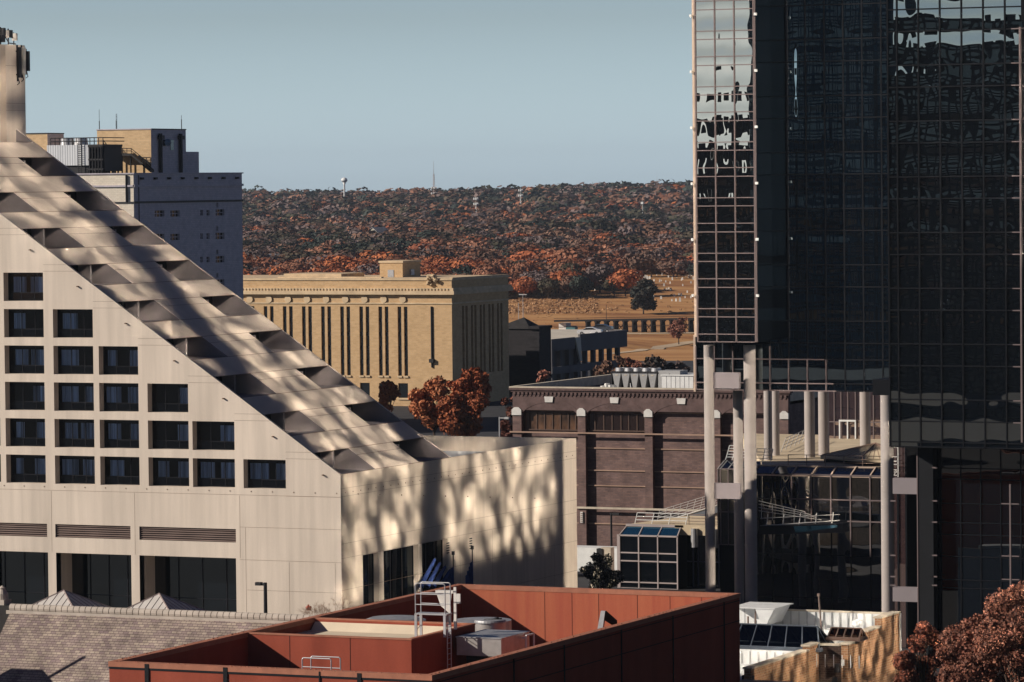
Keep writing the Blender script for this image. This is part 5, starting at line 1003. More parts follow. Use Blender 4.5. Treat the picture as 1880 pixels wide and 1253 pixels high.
# ladder and access platform
t = thing('access_platform','galvanised ladder with a railed platform over the edge of the inner block','ladder platform',(xr,yf+5,RZ)); u = Zp(806,1160,RZ); lx,ly = xr-1.45,u.y; q = MB(); pz_ = RZ+1.0
LG_ = mat('ladder_galv',(0.5,0.5,0.52),0.45,0.4)
q.box(lx-0.25,xr+0.45,ly,ly+0.85,pz_,pz_+0.08); q.build('platform',LG_,t); q = MB()
for x,zb_ in ((lx-0.2,RZ-0.7),(xr+0.3,RZ-0.35)):
    for y in (ly+0.06,ly+0.8): q.box(x-0.08,x+0.08,y-0.05,y+0.05,zb_,pz_)
q.tube((lx-0.2,ly+0.06,RZ),(lx-0.2,ly+0.8,RZ+0.3),0.03,4); q.tube((xr+0.3,ly+0.06,RZ+0.2),(xr+0.3,ly+0.8,RZ+0.5),0.03,4); q.build('leg',LG_,t)
for y in (ly+0.03,ly+0.82):
    q = MB(); a,b = lx-0.2,xr+0.35; q.path([(a,y,pz_),(a,y,pz_+1.85),(a+0.08,y,pz_+1.93),(b-0.08,y,pz_+1.93),(b,y,pz_+1.85),(b,y,pz_)],0.035,6); q.tube((a,y,pz_+0.62),(b,y,pz_+0.62),0.03,6); q.tube((a,y,pz_+1.27),(b,y,pz_+1.27),0.03,6); q.build('railing',LG_,t)
q = MB()
for y in (ly+0.15,ly+0.7): q.tube((xr+0.42,y,RF+0.3),(xr+0.42,y,pz_),0.035,6)
for i in range(14): z = RF+0.5+i*0.33; q.tube((xr+0.42,ly+0.15,z),(xr+0.42,ly+0.7,z),0.022,5)
q.build('ladder',LG_,t)
q = MB(); q.box(xr+0.25,xr+0.42,ly+1.5,ly+1.62,RZ,RZ+2.6); q.box(xr+0.43,xr+0.7,ly+1.5,ly+1.6,RZ+1.6,RZ+2.2); q.build('upright_channel',LIME,t)
q = MB(); u = Zp(785,1105,RZ+1.6); q.face([(lx+0.1,ly+2.5,RZ+2.0),(lx+1.1,ly+2.5,RZ+2.1),(lx+0.95,ly+2.6,RZ+0.8),(lx+0.3,ly+2.6,RZ+1.3)]); q.box(lx,lx+1.2,ly+2.5,ly+3.0,RZ+2.1,RZ+2.25); tag(q.build('vent_hood',[LIME],org=(lx,ly+2.5,RZ+1)),'pale angular vent hood glimpsed through the platform railings','vent')
# guard loops
yg = ry0+3.0; t = thing('guard_rail','pair of low looped pipe guard rails before the rusty face of the inner block','railing',(Yp(590,1228,yg).x,yg,RF))
for a,b,tp,yy in ((555,608,1209.5,yg),(571,625,1206,yg+0.9)):
    A,B = Yp(a,1215,yy),Yp(b,1215,yy); z = Yp(590,tp,yy).z; zl = Yp(590,1226,yy).z; q = MB(); q.path([(A.x,yy,RF),(A.x,yy,z-0.08),(A.x+0.08,yy,z),(B.x-0.08,yy,z),(B.x,yy,z-0.08),(B.x,yy,RF)],0.035,6); q.tube((A.x,yy,zl),(B.x,yy,zl),0.03,6); q.build('loop',LG_,t)
# rooftop ductwork
DUCT = mat('duct_metal',(0.5,0.47,0.45),0.4,0.55,var=0.1,scale=2)
u = Dp(900,1138,262); r_ = 0.96; t = thing('roof_fan','round galvanised fan drum with a flat lid behind the inner block','fan',(u.x,u.y,RF)); q = MB(); zt = u.z+0.1; q.lathe((u.x,u.y,0),[(r_,RF),(r_,zt-0.28)],28); q.build('drum',DUCT,t,smooth=True); q = MB(); q.lathe((u.x,u.y,0),[(r_+0.06,zt-0.28),(r_+0.06,zt-0.2),(r_,zt-0.1),(0.1,zt)],28); q.build('lid',GALV,t)
q = MB(); q.tube((u.x-0.2,u.y-0.5,zt-0.08),(u.x+0.4,u.y+0.4,zt-0.02),0.06,5); q.tube((u.x+0.1,u.y-0.6,zt-0.1),(u.x+0.7,u.y+0.2,zt-0.04),0.06,5); q.build('lid_brace',DKMET,t)
a = Dp(873,1168,254); b = Dp(965,1168,256); z1 = Dp(920,1160,257).z; x1 = b.x-0.1; q = MB(); yy = a.y; cx_ = Yp(920,1170,yy).x; q.box(cx_-3,cx_,yy,yy+4.3,z1-1.15,z1-0.06,0); q.box(cx_-3.05,cx_+0.05,yy-0.05,yy+4.35,z1-0.057,z1,1)
q.box(cx_-2.5,cx_-0.3,yy+0.3,yy+3.9,RF,z1-1.2,2); tag(q.build('duct_box',[DUCT,GALV,DARK],org=(cx_,yy,RF)),'square pale metal duct box with a flat top, in front of the round fan drum','duct')
q = MB(); u = Xp(974,1165,cx_+0.3); 
for y in (yy+3.0,yy+4.2): q.tube((cx_+0.35,y,z1-1.2),(cx_+0.35,y,z1-0.15),0.06,6)
q.tube((cx_+0.35,yy+3.0,z1-0.15),(cx_+0.35,yy+4.2,z1-0.15),0.06,6); q.tube((cx_+0.05,yy+3.0,z1-0.3),(cx_+0.35,yy+3.0,z1-0.3),0.05,6); q.tube((cx_+0.35,yy+3.6,z1-1.2),(cx_+0.35,yy+3.6,RF),0.05,6); tag(q.build('pipe_frame',WHITE,org=(cx_+0.3,yy+3.6,RF)),'small white pipe frame attached to the end of the square duct','pipe frame')
u = Dp(725,1134,266); q = MB(); q.lathe((u.x,u.y,0),[(2.0,RF),(2.0,u.z-0.15),(1.6,u.z),(0.1,u.z+0.08)],28); tag(q.build('fan_cowl',GALV,org=(u.x,u.y,RF)),'wide low metal cowl just showing above the back edge of the inner block','fan')
u = Dp(945,1138,268); q = MB(); q.lathe((u.x-2.3,u.y,0),[(1.9,RF),(1.9,u.z-0.1),(0.1,u.z+0.05)],24); tag(q.build('fan_cowl',GALV,org=(u.x-2.3,u.y,RF)),'low metal cowl behind the round fan drum','fan')
a = Dp(1097,1154,266); b = Dp(1103,1122,266); c = Dp(1131,1140,266.5); q = MB(); q.prism([a,Vector((a.x+0.35,a.y,a.z)),Vector((b.x+0.3,b.y,b.z)),b],(0,0.25,0),0); q.prism([Vector((b.x+0.3,b.y,b.z)),c,c-Vector((0,0,0.45)),Vector((b.x+0.25,b.y,b.z-0.6))],(0,0.2,0),1); q.box(a.x,a.x+0.3,a.y,a.y+0.25,RF,a.z); tag(q.build('angle_brace',[GALV,DARK],org=(a.x,a.y,RF)),'bent metal brace rising above the right parapet inside the roof court','bracket')
# ================================================================ SLATE ROOF (bottom left)
SLATE = brickmat('roof_slates',(0.33,0.27,0.22),(0.19,0.14,0.14),(0.07,0.05,0.05),0.38,0.155,0.014,uv='top',mottle=0.4,bias=-0.1)
s0 = Dp(23,1119,283); ry = s0.y; rz = Yp(200,1122,ry).z; sx0 = s0.x; sx1 = Yp(620,1135,ry).x
sr = thing('slate_roofed_building','building with a steep mottled slate roof and a pale rolled ridge cap at bottom left','building',((sx0+sx1)/2,ry-6,0))
q = MB(); dp = 9.5; q.prism([(sx0,ry,rz),(sx0,ry-dp,rz-dp),(sx0,ry-dp,rz-dp-0.25),(sx0,ry,rz-0.3),(sx0,ry+dp,rz-dp-0.25),(sx0,ry+dp,rz-dp)],(sx1-sx0,0,0)); q.build('roof',SLATE,sr)
q = MB(); q.prism([(sx0+0.5,ry-dp+0.8,0),(sx0+0.5,ry-dp+0.8,rz-dp),(sx0+0.5,ry,rz-0.5),(sx0+0.5,ry+dp-0.8,rz-dp),(sx0+0.5,ry+dp-0.8,0)],(sx1-sx0-1,0,0)); q.build('wall',CREAM,sr)
RIDGE = mat('ridge_cap',(0.48,0.42,0.36),0.75,var=0.1,scale=1,fine=0.06); q = MB(); n = 54; L_ = (sx1-sx0)/n
for i in range(n):
    xa = sx0-0.15+i*L_; q.tube((xa+0.03,ry,rz-0.02),(xa+L_-0.02,ry,rz-0.02),0.27,12)
    q.tube((xa+L_-0.035,ry,rz-0.02),(xa+L_+0.035,ry,rz-0.02),0.235,12,m=1)
q.box(sx0-0.3,sx1,ry-0.36,ry-0.25,rz-0.42,rz-0.18); q.build('ridge_cap',[RIDGE,DARK],sr)
# neighbouring stone pier at the far left and the chimney whose shadow falls on the slates
q = MB(); u = Yp(6,1112,ry+0.5); q.box(u.x-4,Yp(22,1112,ry+0.5).x,ry+0.5,ry+2,0,u.z,1); q.box(u.x-3,Yp(14,1112,ry+0.5).x-0.35,ry+0.6,ry+1.6,u.z,u.z+0.35,0); q.lathe((Yp(3,1100,ry+1).x,ry+1.1,u.z+0.35),[(0.42,0),(0.4,0.4),(0.22,0.7),(0.25,0.8),(0.02,0.95)],14,0)
tag(q.build('stone_pier',[RIDGE,SHR],org=(u.x,ry+1,0)),'dark pier with a round stone finial at the left edge beyond the slate roof','pier')
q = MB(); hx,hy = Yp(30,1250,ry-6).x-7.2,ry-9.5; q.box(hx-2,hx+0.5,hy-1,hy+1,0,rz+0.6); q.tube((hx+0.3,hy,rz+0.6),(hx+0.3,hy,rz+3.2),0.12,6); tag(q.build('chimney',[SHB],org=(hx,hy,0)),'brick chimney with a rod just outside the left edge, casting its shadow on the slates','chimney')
# ribbed white pyramids between the slate roof and the hotel
RIB = brickmat('ribbed_metal',(0.66,0.60,0.54),(0.62,0.56,0.5),(0.3,0.24,0.24),0.42,90,0.06,mottle=0.05,offs=0); RIBS = MATS['mullion_metal']
for i,(px,py) in enumerate(((-58,1079),(117,1084),(292,1090))):
    u = Dp(px,py,301); t = thing('pyramid_roof','ribbed pale metal pyramid roof, the %s behind the slate ridge'%('one at the left edge','middle one','right-hand one')[i],'pyramid roof',(u.x,u.y,u.z-3),'row of ribbed pyramid roofs'); hw_ = 4.0; b4 = [Vector((u.x+a*hw_,u.y+b*hw_,u.z-2.3)) for a,b in ((-1,-1),(1,-1),(1,1),(-1,1))]; q = MB()
    for k in range(4): q.face([b4[k],b4[(k+1)%4],u])
    q.build('roof',mat('pyramid_metal',(0.62,0.58,0.54),0.5,0.1,var=0.05,scale=1) if i == 0 else MATS['pyramid_metal'],t)
    for k in range(4):
        A,B = b4[k],b4[(k+1)%4]; q = MB(); q.tube(A,u,0.06,5); m0 = (A+B)/2
        for j_ in range(1,15):
            f_ = j_/15; base = A.lerp(B,f_); tgt = (u.lerp(A,1-2*f_) if f_ < 0.5 else u.lerp(B,2*f_-1)); q.tube(base,base+(tgt-base)*0.995,0.035,4)
        q.build('rib',mat('pyramid_rib',(0.35,0.28,0.26),0.6) if 'pyramid_rib' not in MATS else MATS['pyramid_rib'],t)  # ribs in a darker brown-grey than the panels
    q = MB(); q.box(u.x-hw_,u.x+hw_,u.y-hw_+0.02,u.y+hw_,0,u.z-2.31); q.build('wall',CREAM,t)
# ================================================================ WHITE-ROOFED BRICK BUILDING (lower right)
OBR = brickmat('orange_brick',(0.46,0.23,0.11),(0.26,0.125,0.06),(0.38,0.25,0.16),0.42,0.17,0.035,mottle=0.3)
WX_ = -95.0; w0 = Xp(1557,1184.5,WX_); w1 = Xp(1591,1173.4,WX_); w1b = Xp(1591,1160.6,WX_); w2 = Xp(1618.2,1150.4,WX_); w2b = Xp(1618.2,1136,WX_); w3 = Xp(1650.6,1125,WX_)
X2 = Yp(1503,1182,w0.y).x; v0 = Xp(1503,1182,X2); v1 = Xp(1486,1195,X2); v2 = Xp(1377,1230,X2); XL = X2-11
wb = thing('white_roofed_building','orange brick building with a white membrane roof, skylights and stepped parapets at lower right','building',((XL+WX_)/2,w2.y,0)); q = MB(); pt = 0.5
prof = [(w0.y,0),(w0.y,w0.z),(w1.y,w0.z),(w1.y,w1b.z),(w2.y,w1b.z),(w2.y,w2b.z),(w3.y,w2b.z),(w3.y,0)]
q.prism([(WX_,y,z) for y,z in prof],(-pt,0,0)); q.build('east_wall',OBR,wb)
q = MB(); q.prism([(X2,ry1+0.5,0),(X2,ry1+0.5,v2.z),(X2,v1.y,v2.z),(X2,v1.y,w0.z),(X2,w0.y-0.003,w0.z),(X2,w0.y-0.003,0)],(-pt,0,0)); q.build('side_wall',OBR,wb)
DBR = brickmat('shaded_orange_brick',(0.06,0.035,0.025),(0.04,0.022,0.018),(0.07,0.05,0.04),0.42,0.16,0.03,mottle=0.3)  # orange brick with the return wall's shade put into its colour
q = MB(); q.box(X2+0.003,WX_-pt,w0.y,w0.y+0.4,0,w0.z-0.1); q.box(X2+1.0,WX_-pt-0.3,w0.y-0.05,w0.y-0.003,0,3.4,1)
q.build('return_wall',[DBR,DARK],wb); q = MB(); q.box(X2+1.3,X2+1.6,w0.y-0.5,w0.y-0.06,w0.z-1.9,w0.z-1.3,0); q.tube((X2+1.9,w0.y-0.4,w0.z-1.4),(X2+1.9,w0.y-0.4,w0.z-1.0),0.12,8,m=1); q.build('wall_lamp',[DKMET,WHITE],wb)
q = MB()
def cap(x0,x1,y0,y1,z): q.box(x0,x1,y0,y1,z+0.003,z+0.12)
cap(WX_-pt-0.1,WX_+0.08,w0.y-0.1,w1.y-0.1,w0.z); cap(WX_-pt-0.1,WX_+0.08,w1.y-0.1,w2.y-0.1,w1b.z); cap(WX_-pt-0.1,WX_+0.08,w2.y-0.1,w3.y+0.1,w2b.z); cap(X2-pt-0.1,X2+0.08,ry1+0.5,v1.y-0.1,v2.z); cap(X2-pt-0.1,X2+0.08,v1.y-0.1,w0.y+0.1,w0.z)
cap(X2+0.08,WX_-pt-0.1,w0.y-0.12,w0.y+0.5,w0.z-0.1); cap(XL,WX_-pt-0.1,w3.y-0.2,w3.y+0.1,w2b.z-0.1); q.build('coping',CREAM,wb)
q = MB(); zr1 = w0.z-0.75; q.box(XL,WX_-pt-0.01,w3.y-0.15,w3.y,0,w2b.z-0.1)
for y0,y1,z in ((w0.y,w1.y,w0.z),(w1.y,w2.y,w1b.z),(w2.y,w3.y,w2b.z)): q.box(WX_-pt-0.06,WX_-pt-0.003,y0+0.05,y1,zr1,z-0.02)
for i in range(int((WX_-XL)/0.62)): x = XL+i*0.62; q.box(x,x+0.05,w3.y-0.23,w3.y-0.153,zr1,w2b.z-0.12,1)
q.build('parapet_lining',[WHITE,mat('lining_rib',(0.45,0.46,0.47),0.6)],wb)
q = MB(); q.box(XL,WX_-pt-0.07,w0.y+0.41,w3.y-0.16,zr1-0.3,zr1); yk = v1.y-0.5; zr2 = v2.z-1.2
q.box(XL,X2-pt-0.01,ry1+0.5,w0.y+0.4,zr2-0.3,zr2); q.box(XL,X2-pt-0.01,yk+1.5,yk+1.8,zr2,w0.z-0.5)
for i in range(24): x = XL+i*0.62; q.box(x,x+0.05,yk+1.45,yk+1.497,zr2,w0.z-0.6,1)
q.build('roof',[WHITE,MATS['lining_rib']],wb)
q = MB(); yy = v2.y-0.6; xc0 = rx1+0.3; q.box(xc0,X2+3,yy-0.5,yy,0,v2.z-0.75,0); q.box(xc0,X2+3.2,yy-0.6,yy+0.1,v2.z-0.747,v2.z-0.6,1)
for i in range(3): q.box(xc0,X2+3,yy-1.5-i*0.8,yy-1.1-i*0.8,v2.z-1.3-0.15*i,v2.z-1.0-0.15*i,2)
q.tube((X2+1.6,yy-3.4,v2.z-1.6),(X2+3.4,yy-0.6,v2.z-0.6),0.16,8,m=1); q.build('lower_coping',[CREAM,CREAM,GALV],wb)
q = MB(); q.tube((WX_+0.15,w3.y-0.2,0),(WX_+0.15,w3.y-0.2,w2b.z),0.08,6); q.build('downpipe',WHITE,wb)
# rooftop unit with hood
za = w2b.z; yy = w3.y-3.4; Ux = lambda p: Yp(p,1130,yy).x; Uz = lambda p: Yp(1400,p,yy).z
t = thing('rooftop_unit','boxy white rooftop air unit with a wedge-shaped intake hood','air unit',(Ux(1400),yy,zr1)); q = MB(); q.box(Ux(1350),Ux(1396),yy,yy+3,zr1,Uz(1115)); q.box(Ux(1367),Ux(1367)+0.03,yy-0.02,yy-0.003,zr1,Uz(1115),1)
q.build('casing',[WHITE,GALV],t); q = MB(); q.prism([(Ux(1394.5),yy-0.9,Uz(1116)),(Ux(1429),yy-0.9,Uz(1116)),(Ux(1414),yy-0.9,Uz(1146)),(Ux(1406),yy-0.9,Uz(1146))],(0,3.4,0)); q.box(Ux(1350),Ux(1431),yy-0.95,yy+3.0,Uz(1116)+0.003,Uz(1116)+0.07); q.build('intake_hood',WHITE,t)
q = MB(); q.tube((Ux(1391.5),yy-0.5,zr1),(Ux(1391.5),yy-0.5,Uz(1117)),0.06,6); q.tube((Ux(1376),yy-0.3,zr1),(Ux(1376),yy-0.3,Uz(1132)),0.07,6); q.build('pipe',MATS['rail_brown'],t)
# skylights
SKF = mat('skylight_frame',(0.10,0.12,0.15),0.4,0.3); SKG = seeglass('skylight_glass',(0.16,0.2,0.24),(0.5,0.56,0.62),1.9)
def skylight(lab,xa,xb,y0,wd,z,h,n,fm,gm,hip=0.9):
    t = thing('roof_skylight',lab,'skylight',((xa+xb)/2,y0+wd/2,z)); ym = y0+wd*0.55; q = MB(); q.box(xa-0.1,xb+0.1,y0-0.1,y0+wd+0.1,z,z+0.18); q.build('kerb',fm,t); z += 0.2
    q = MB(); q.face([(xa,y0,z),(xb,y0,z),(xb-hip,ym,z+h),(xa+hip*0.2,ym,z+h)]); q.face([(xb,y0,z),(xb,y0+wd,z),(xb-hip,ym,z+h)]); q.face([(xa,y0+wd,z),(xb,y0+wd,z),(xb-hip,ym,z+h),(xa+hip*0.2,ym,z+h)][::-1]); q.face([(xa,y0,z),(xa,y0+wd,z),(xa+hip*0.2,ym,z+h)][::-1]); q.build('glazing',gm,t)
    q = MB()
    for i in range(n+1):
        f_ = i/n; b = Vector((xa+(xb-xa)*f_,y0,z)); b2 = Vector((xa+(xb-xa)*f_,y0+wd,z)); tp = Vector((xa+hip*0.2+(xb-hip-xa-hip*0.2)*f_,ym,z+h)); q.tube(b,tp,0.06,5); q.tube(b2,tp,0.06,5)
    q.tube((xa+hip*0.2,ym,z+h),(xb-hip,ym,z+h),0.07,5); q.tube((xa,y0,z),(xb,y0,z),0.07,5); q.tube((xb,y0,z),(xb,y0+wd,z),0.07,5); q.tube((xb,y0+wd*0.55,z),(xb-hip,ym,z+h),0.05,5); q.build('frame',fm,t)
yk2 = yk+1.9; bx = Yp(1504,1180,yk2).x; skylight('long blue-grey ridge skylight on a dark kerb, the large one on the white roof',Yp(1316,1188,yk2).x,bx,yk2,3.2,Yp(1420,1194,yk2).z,1.35,6,SKF,SKG,0.75)
ys = w0.y+1.2; skylight('small skylight with orange-tinted panes near the stepped parapet',Yp(1519,1174,ys).x,Yp(1577,1174,ys).x,ys,1.5,Yp(1550,1177,ys).z,0.6,4,MATS['brown_frame'],seeglass('amber_glass',(0.6,0.35,0.2),(0.7,0.5,0.4),1.6),0.1)
u = Yp(1575,1148,w3.y-2.2); q = MB(); q.lathe((u.x,u.y,zr1),[(0.25,0),(0.25,u.z-zr1-0.1),(0.42,u.z-zr1),(0.4,u.z-zr1+0.3),(0.1,u.z-zr1+0.42)],16); tag(q.build('mushroom_vent',WHITE,org=(u.x,u.y,zr1)),'small white mushroom vent on the roof near the stepped parapet','vent')
a = Yp(1509,1150,w3.y-1.5); b = Yp(1503,1090,w3.y-1.5); q = MB(); q.tube((a.x,a.y,zr1),b,0.06,6); q.box(b.x-0.09,b.x+0.09,b.y-0.09,b.y+0.09,b.z-0.2,b.z); tag(q.build('leaning_pole',MATS['rail_brown'],org=(a.x,a.y,zr1)),'thin leaning rusty pole rising from the white roof','pole')
q = MB(); u = Yp(1490,1160,w0.y+2.5); q.box(u.x-0.2,u.x+1.1,u.y,u.y+2,zr1,zr1+0.9); q.box(u.x+0.5,u.x+1.6,u.y+1.2,u.y+2.8,zr1,zr1+1.3); tag(q.build('curb_box',WHITE,org=(u.x,u.y,zr1)),'white membrane-wrapped boxes between the two skylights','roof box')
yy = v2.y+0.4; u = Yp(1372,1219,yy); q = MB(); q.box(u.x-0.4,u.x+0.35,yy,yy+0.4,zr2,zr2+0.75,0); q.path([(u.x+0.05,yy-0.06,zr2+0.65),(u.x+0.15,yy-0.06,zr2+0.5),(u.x+0.15,yy-0.06,zr2+0.15),(u.x-0.05,yy-0.06,zr2+0.02)],0.05,6,1); tag(q.build('condenser',[POSTM,WHITE],org=(u.x,yy,zr2)),'small dark condenser with a white pipe on the lower white roof','condenser')
u = Yp(1350,1165,v2.y+1.5); t = thing('roof_ladder','narrow white caged ladder against the rusty building corner above the lower roof','ladder',(u.x,v2.y,zr2)); q = MB(); h_ = Yp(1350,1158,v2.y+1.5).z
for x in (u.x-0.2,u.x+0.25): q.tube((x,v2.y+1.5,zr2),(x,v2.y+1.5,h_),0.035,5)
for i in range(10): z = zr2+0.3+i*(h_-zr2-0.3)/10; q.tube((u.x-0.2,v2.y+1.5,z),(u.x+0.25,v2.y+1.5,z),0.025,4)
q.build('ladder_frame',WHITE,t)
# ================================================================ TWIN GLASS TOWER (just outside the frame, right) AND THE BLOCKS BEHIND THE CAMERA SEEN IN THE GLASS
TX = -62.0; t = thing('sister_tower','second mirrored glass tower just outside the right edge, reflecting sun onto the hotel','skyscraper',(TX+20,250,0))
q = MB(); q.box(TX+0.4,TX+44,205,297,0,130); q.build('core',DARK,t); bays = [(206,212.6,60),(213.8,221.4,50),(222.4,229.6,50),(234.4,240.8,50),(241.6,249.3,50),(253.4,276.4,53.6),(280.0,296,49),(221.5,224,17),(235,264,17)]  # bay limits and added low bays shaped to steer the reflected sun
def low(y):
    if y >= 235: return 0
    X_ = TX-(286.45-y)/0.646; return 15.5+(-141.86-X_)*0.676+0.58*(TX-X_)+0.8
TZ = lambda zl: 128 if zl > 20 else 28
rj = random.Random(9)
for i,(a,b,zl) in enumerate(bays):
    q = MB(); n = int((b-a)/0.85); zt = TZ(zl)
    for k in range(n):
        y0 = a+(b-a)*k/n+0.025; y1 = a+(b-a)*(k+1)/n-0.025; z = max(zl,low(y0)) if zl > 20 else zl
        while z < zt:
            z1 = min(z+1.25,zt); o1,o2,o3 = rj.uniform(-.007,.007),rj.uniform(-.0035,.0035),0
            q.face([(TX,y0,z),(TX+o1,y0,z1),(TX+o1+o2,y1,z1),(TX+o2,y1,z)]); z += 1.28
    q.build('west_glazing',SIDEG,t); q = MB()
    for z in np.arange(zl,zt,4.72): q.box(TX-0.08,TX-0.03,a,b,float(z)-0.1,float(z)+0.12)
    q.build('mullion_grid',MULD,t)
q = MB()
for y0,y1 in ((204.9,206),(212.6,213.8),(221.4,222.4),(229.6,234.4),(240.8,241.6),(249.3,253.4),(276.4,280.0),(296,297.1)): q.box(TX-0.3,TX+0.39,y0,y1,46,130)
q.build('pier',MULD,t)
NAVY = brickmat('navy_cladding',(0.025,0.09,0.14),(0.015,0.055,0.09),(0.01,0.02,0.03),1.5,3.6,0.25,mottle=0.3,offs=0); BLK = brickmat('dark_cladding',(0.02,0.018,0.02),(0.014,0.013,0.015),(0.026,0.024,0.025),3,3.6,0.2,mottle=0.4,offs=0)
for lab,x0,x1,y0,y1,h,m_,st in (('mid-height dark office block seen mirrored in the left bay of the tower',-330,-269.2,-100,-62,35,BLK,((-300,-294,14),(-287,-284.5,9),(-282,-279.5,15),(-278.5,-277,6),(-276,-273.5,12),(-272.5,-271.5,17),(-270.8,-269.6,8),(-291,-289,3))),
    ('tall navy-clad office block seen mirrored in the middle of the tower',-269.1,-243,-110,-64,128,NAVY,()),('broad dark office block seen mirrored in the right wing of the tower',-242,-188,-105,-61,61,BLK,((-236,-231,3),(-226,-224,6),(-221,-213,2.4),(-209,-206,5)))):
    t = thing('office_block',lab,'building',((x0+x1)/2,(y0+y1)/2,0)); q = MB(); q.box(x0,x1,y0,y1,0,h); q.build('wall',m_,t); q = MB()
    for a,b,dh in st: q.box(a,b,y1-8,y1-2,h,h+dh)
    q.box(x0-0.3,x1+0.3,y0-0.3,y1+0.3,h,h+0.8) if st else q.box(x0,x1,y0,y1,h,h+0.5); q.build('roof',SHR,t)
    q = MB(); n = int((x1-x0)/4)
    for i in range(n):
        for k in range(int(h/4)): q.box(x0+1+i*4,x0+3.4+i*4,y1+0.003,y1+0.12,2+k*4,4.2+k*4)
    q.build('window',SHOPG,t)['kind'] = 'stuff'
# ================================================================ TREES
ORG_ = [(0.40,0.13,0.05),(0.34,0.105,0.045),(0.28,0.09,0.045)]; RUS = [(0.27,0.105,0.07),(0.20,0.08,0.055),(0.32,0.14,0.09),(0.13,0.06,0.045)]
BRN = [(0.17,0.09,0.06),(0.13,0.075,0.055),(0.20,0.115,0.08)]; GRY = [(0.16,0.115,0.105),(0.13,0.095,0.09)]; OLV = [(0.06,0.055,0.035),(0.075,0.06,0.04)]; GRN = [(0.024,0.032,0.028),(0.032,0.04,0.032)]
WRS = [(0.25,0.105,0.06),(0.21,0.085,0.05),(0.28,0.13,0.08)]
def near_tree(lab,px,pyt,D,wpx,n,size,col,seed,group=None,zb=0.0,name='autumn_tree',th=0.3,flat=0.85,nl=18):
    top = Dp(px,pyt,D); h = top.z-zb; cw = wpx*D/7600; t = make_tree(lab,'tree',group,seed,h,cw,n,size,col,th,name=name,flat=flat,nl=nl); put(t,(top.x,top.y,zb),seed*0.7); return t
near_tree('rust-brown oak filling the bottom right corner, the tallest of the group by the tower',1874,1062,262,215,48000,0.095,RUS,21,nl=36)
near_tree('broad rust-brown oak crown in front of the tower base, left of the tallest one',1778,1122,266,150,36000,0.095,RUS,22,nl=32)
near_tree('darker rusty oak right against the downpipe of the orange brick wall',1693,1128,272,110,26000,0.09,[(0.2,0.07,0.04),(0.3,0.1,0.06),(0.12,0.05,0.04)],23,nl=24)
near_tree('low rusty tree crown along the bottom edge below the broad oak',1765,1205,252,150,24000,0.095,RUS,24,nl=24)
near_tree('small round orange-red tree by the courthouse base window',712,697,640,50,5000,0.22,[(0.45,0.13,0.04),(0.36,0.09,0.03)],31)
near_tree('broad orange-red tree before the courthouse corner',797,690,590,104,13000,0.24,[(0.36,0.12,0.05),(0.28,0.085,0.035),(0.42,0.17,0.08)],32,nl=26)
near_tree('tall orange-red tree right of the broad one, its crown reaching highest at the courthouse corner',868,668,580,96,14000,0.24,[(0.34,0.10,0.045),(0.24,0.07,0.03)],33,nl=28)
near_tree('dark rusty tree low in the gap between courthouse and brick building',834,725,570,110,9000,0.24,[(0.3,0.09,0.035),(0.2,0.06,0.03)],34)
near_tree('small sparse reddish tree beyond the left parapet of the brick building',998,673,600,52,2600,0.24,RUS,35)
near_tree('dim reddish tree in the shade left of the brick building cornice',938,700,475,56,3800,0.22,[(0.16,0.06,0.04),(0.1,0.04,0.03)],36)
for i,(px,py,wd,c,lab) in enumerate(((1128,648,78,BRN,'purple-brown tree left of the clump behind the chiller'),(1165,656,60,RUS,'rusty tree in the middle of the clump behind the chiller'),(1205,654,84,[(0.05,0.045,0.04),(0.09,0.06,0.05)],'dark twiggy tree at the right of the clump behind the chiller'),(1245,664,56,GRY,'grey bare-looking tree at the far right of the clump by the river'))):
    near_tree(lab,px,py,690,wd,4200,0.3,c,40+i,'trees behind the brick building roof')
near_tree('large dark evergreen standing alone in the cemetery grass',1181,512,1395,72,5200,0.42,[(0.035,0.04,0.035),(0.06,0.05,0.04)],50,zb=float(ground_z(*Dp(1181,560,1395)[:2])),name='evergreen_tree',th=0.2)
u = gp(1246,635); near_tree('small reddish tree in the field between trestle bridge and river',1246,584,(u-_O).dot(_F),50,1500,0.3,RUS,51,zb=u.z,th=0.3)
sh_ = near_tree('dark shrub with pale dead leaves left of the glass pavilion',1098,1012,372,84,9000,0.11,[(0.02,0.025,0.02),(0.03,0.03,0.02),(0.02,0.02,0.02),(0.4,0.36,0.3)],52,name='shrub',th=0.05)
# bare bush before the hotel
u = Dp(607,1140,297); t = thing('bare_bush','leafless pale twiggy bush in front of the hotel corner','bush',(u.x,u.y,0)); rr = random.Random(8); TW = mat('pale_twig',(0.35,0.22,0.15),0.9); q = MB()
def twig(p,d,l,r,k):
    e = p+d*l; q.tube(p,e,r,4,r*0.7)
    if k == 0: return
    for _ in range(3 if k > 2 else 4): dd = (d+Vector((rr.uniform(-.8,.8),rr.uniform(-.8,.8),rr.uniform(-.25,.55)))).normalized(); twig(e,dd,l*rr.uniform(0.55,0.85),r*0.6,k-1)
for i in range(6): twig(Vector((u.x+rr.uniform(-.5,.5),u.y,5.5)),Vector((rr.uniform(-.8,.8),rr.uniform(-.4,.4),0.8)).normalized(),1.0,0.035,4)
q.tube((u.x,u.y,0),(u.x,u.y,5.6),0.08,6); q.build('twigs',TW,t)
rng = np.random.default_rng(4); v,cc = leaves(rng,[(u.x-1.6,u.y-0.3,u.z+0.9,0.2)],60,0.07,[(0.42,0.12,0.08)]); o = bpy.data.objects.new('leaf_cluster',quadmesh('leaf_cluster',v-np.array([u.x,u.y,0]),cc,MATS['leaf'])); COL.objects.link(o); o.parent = t
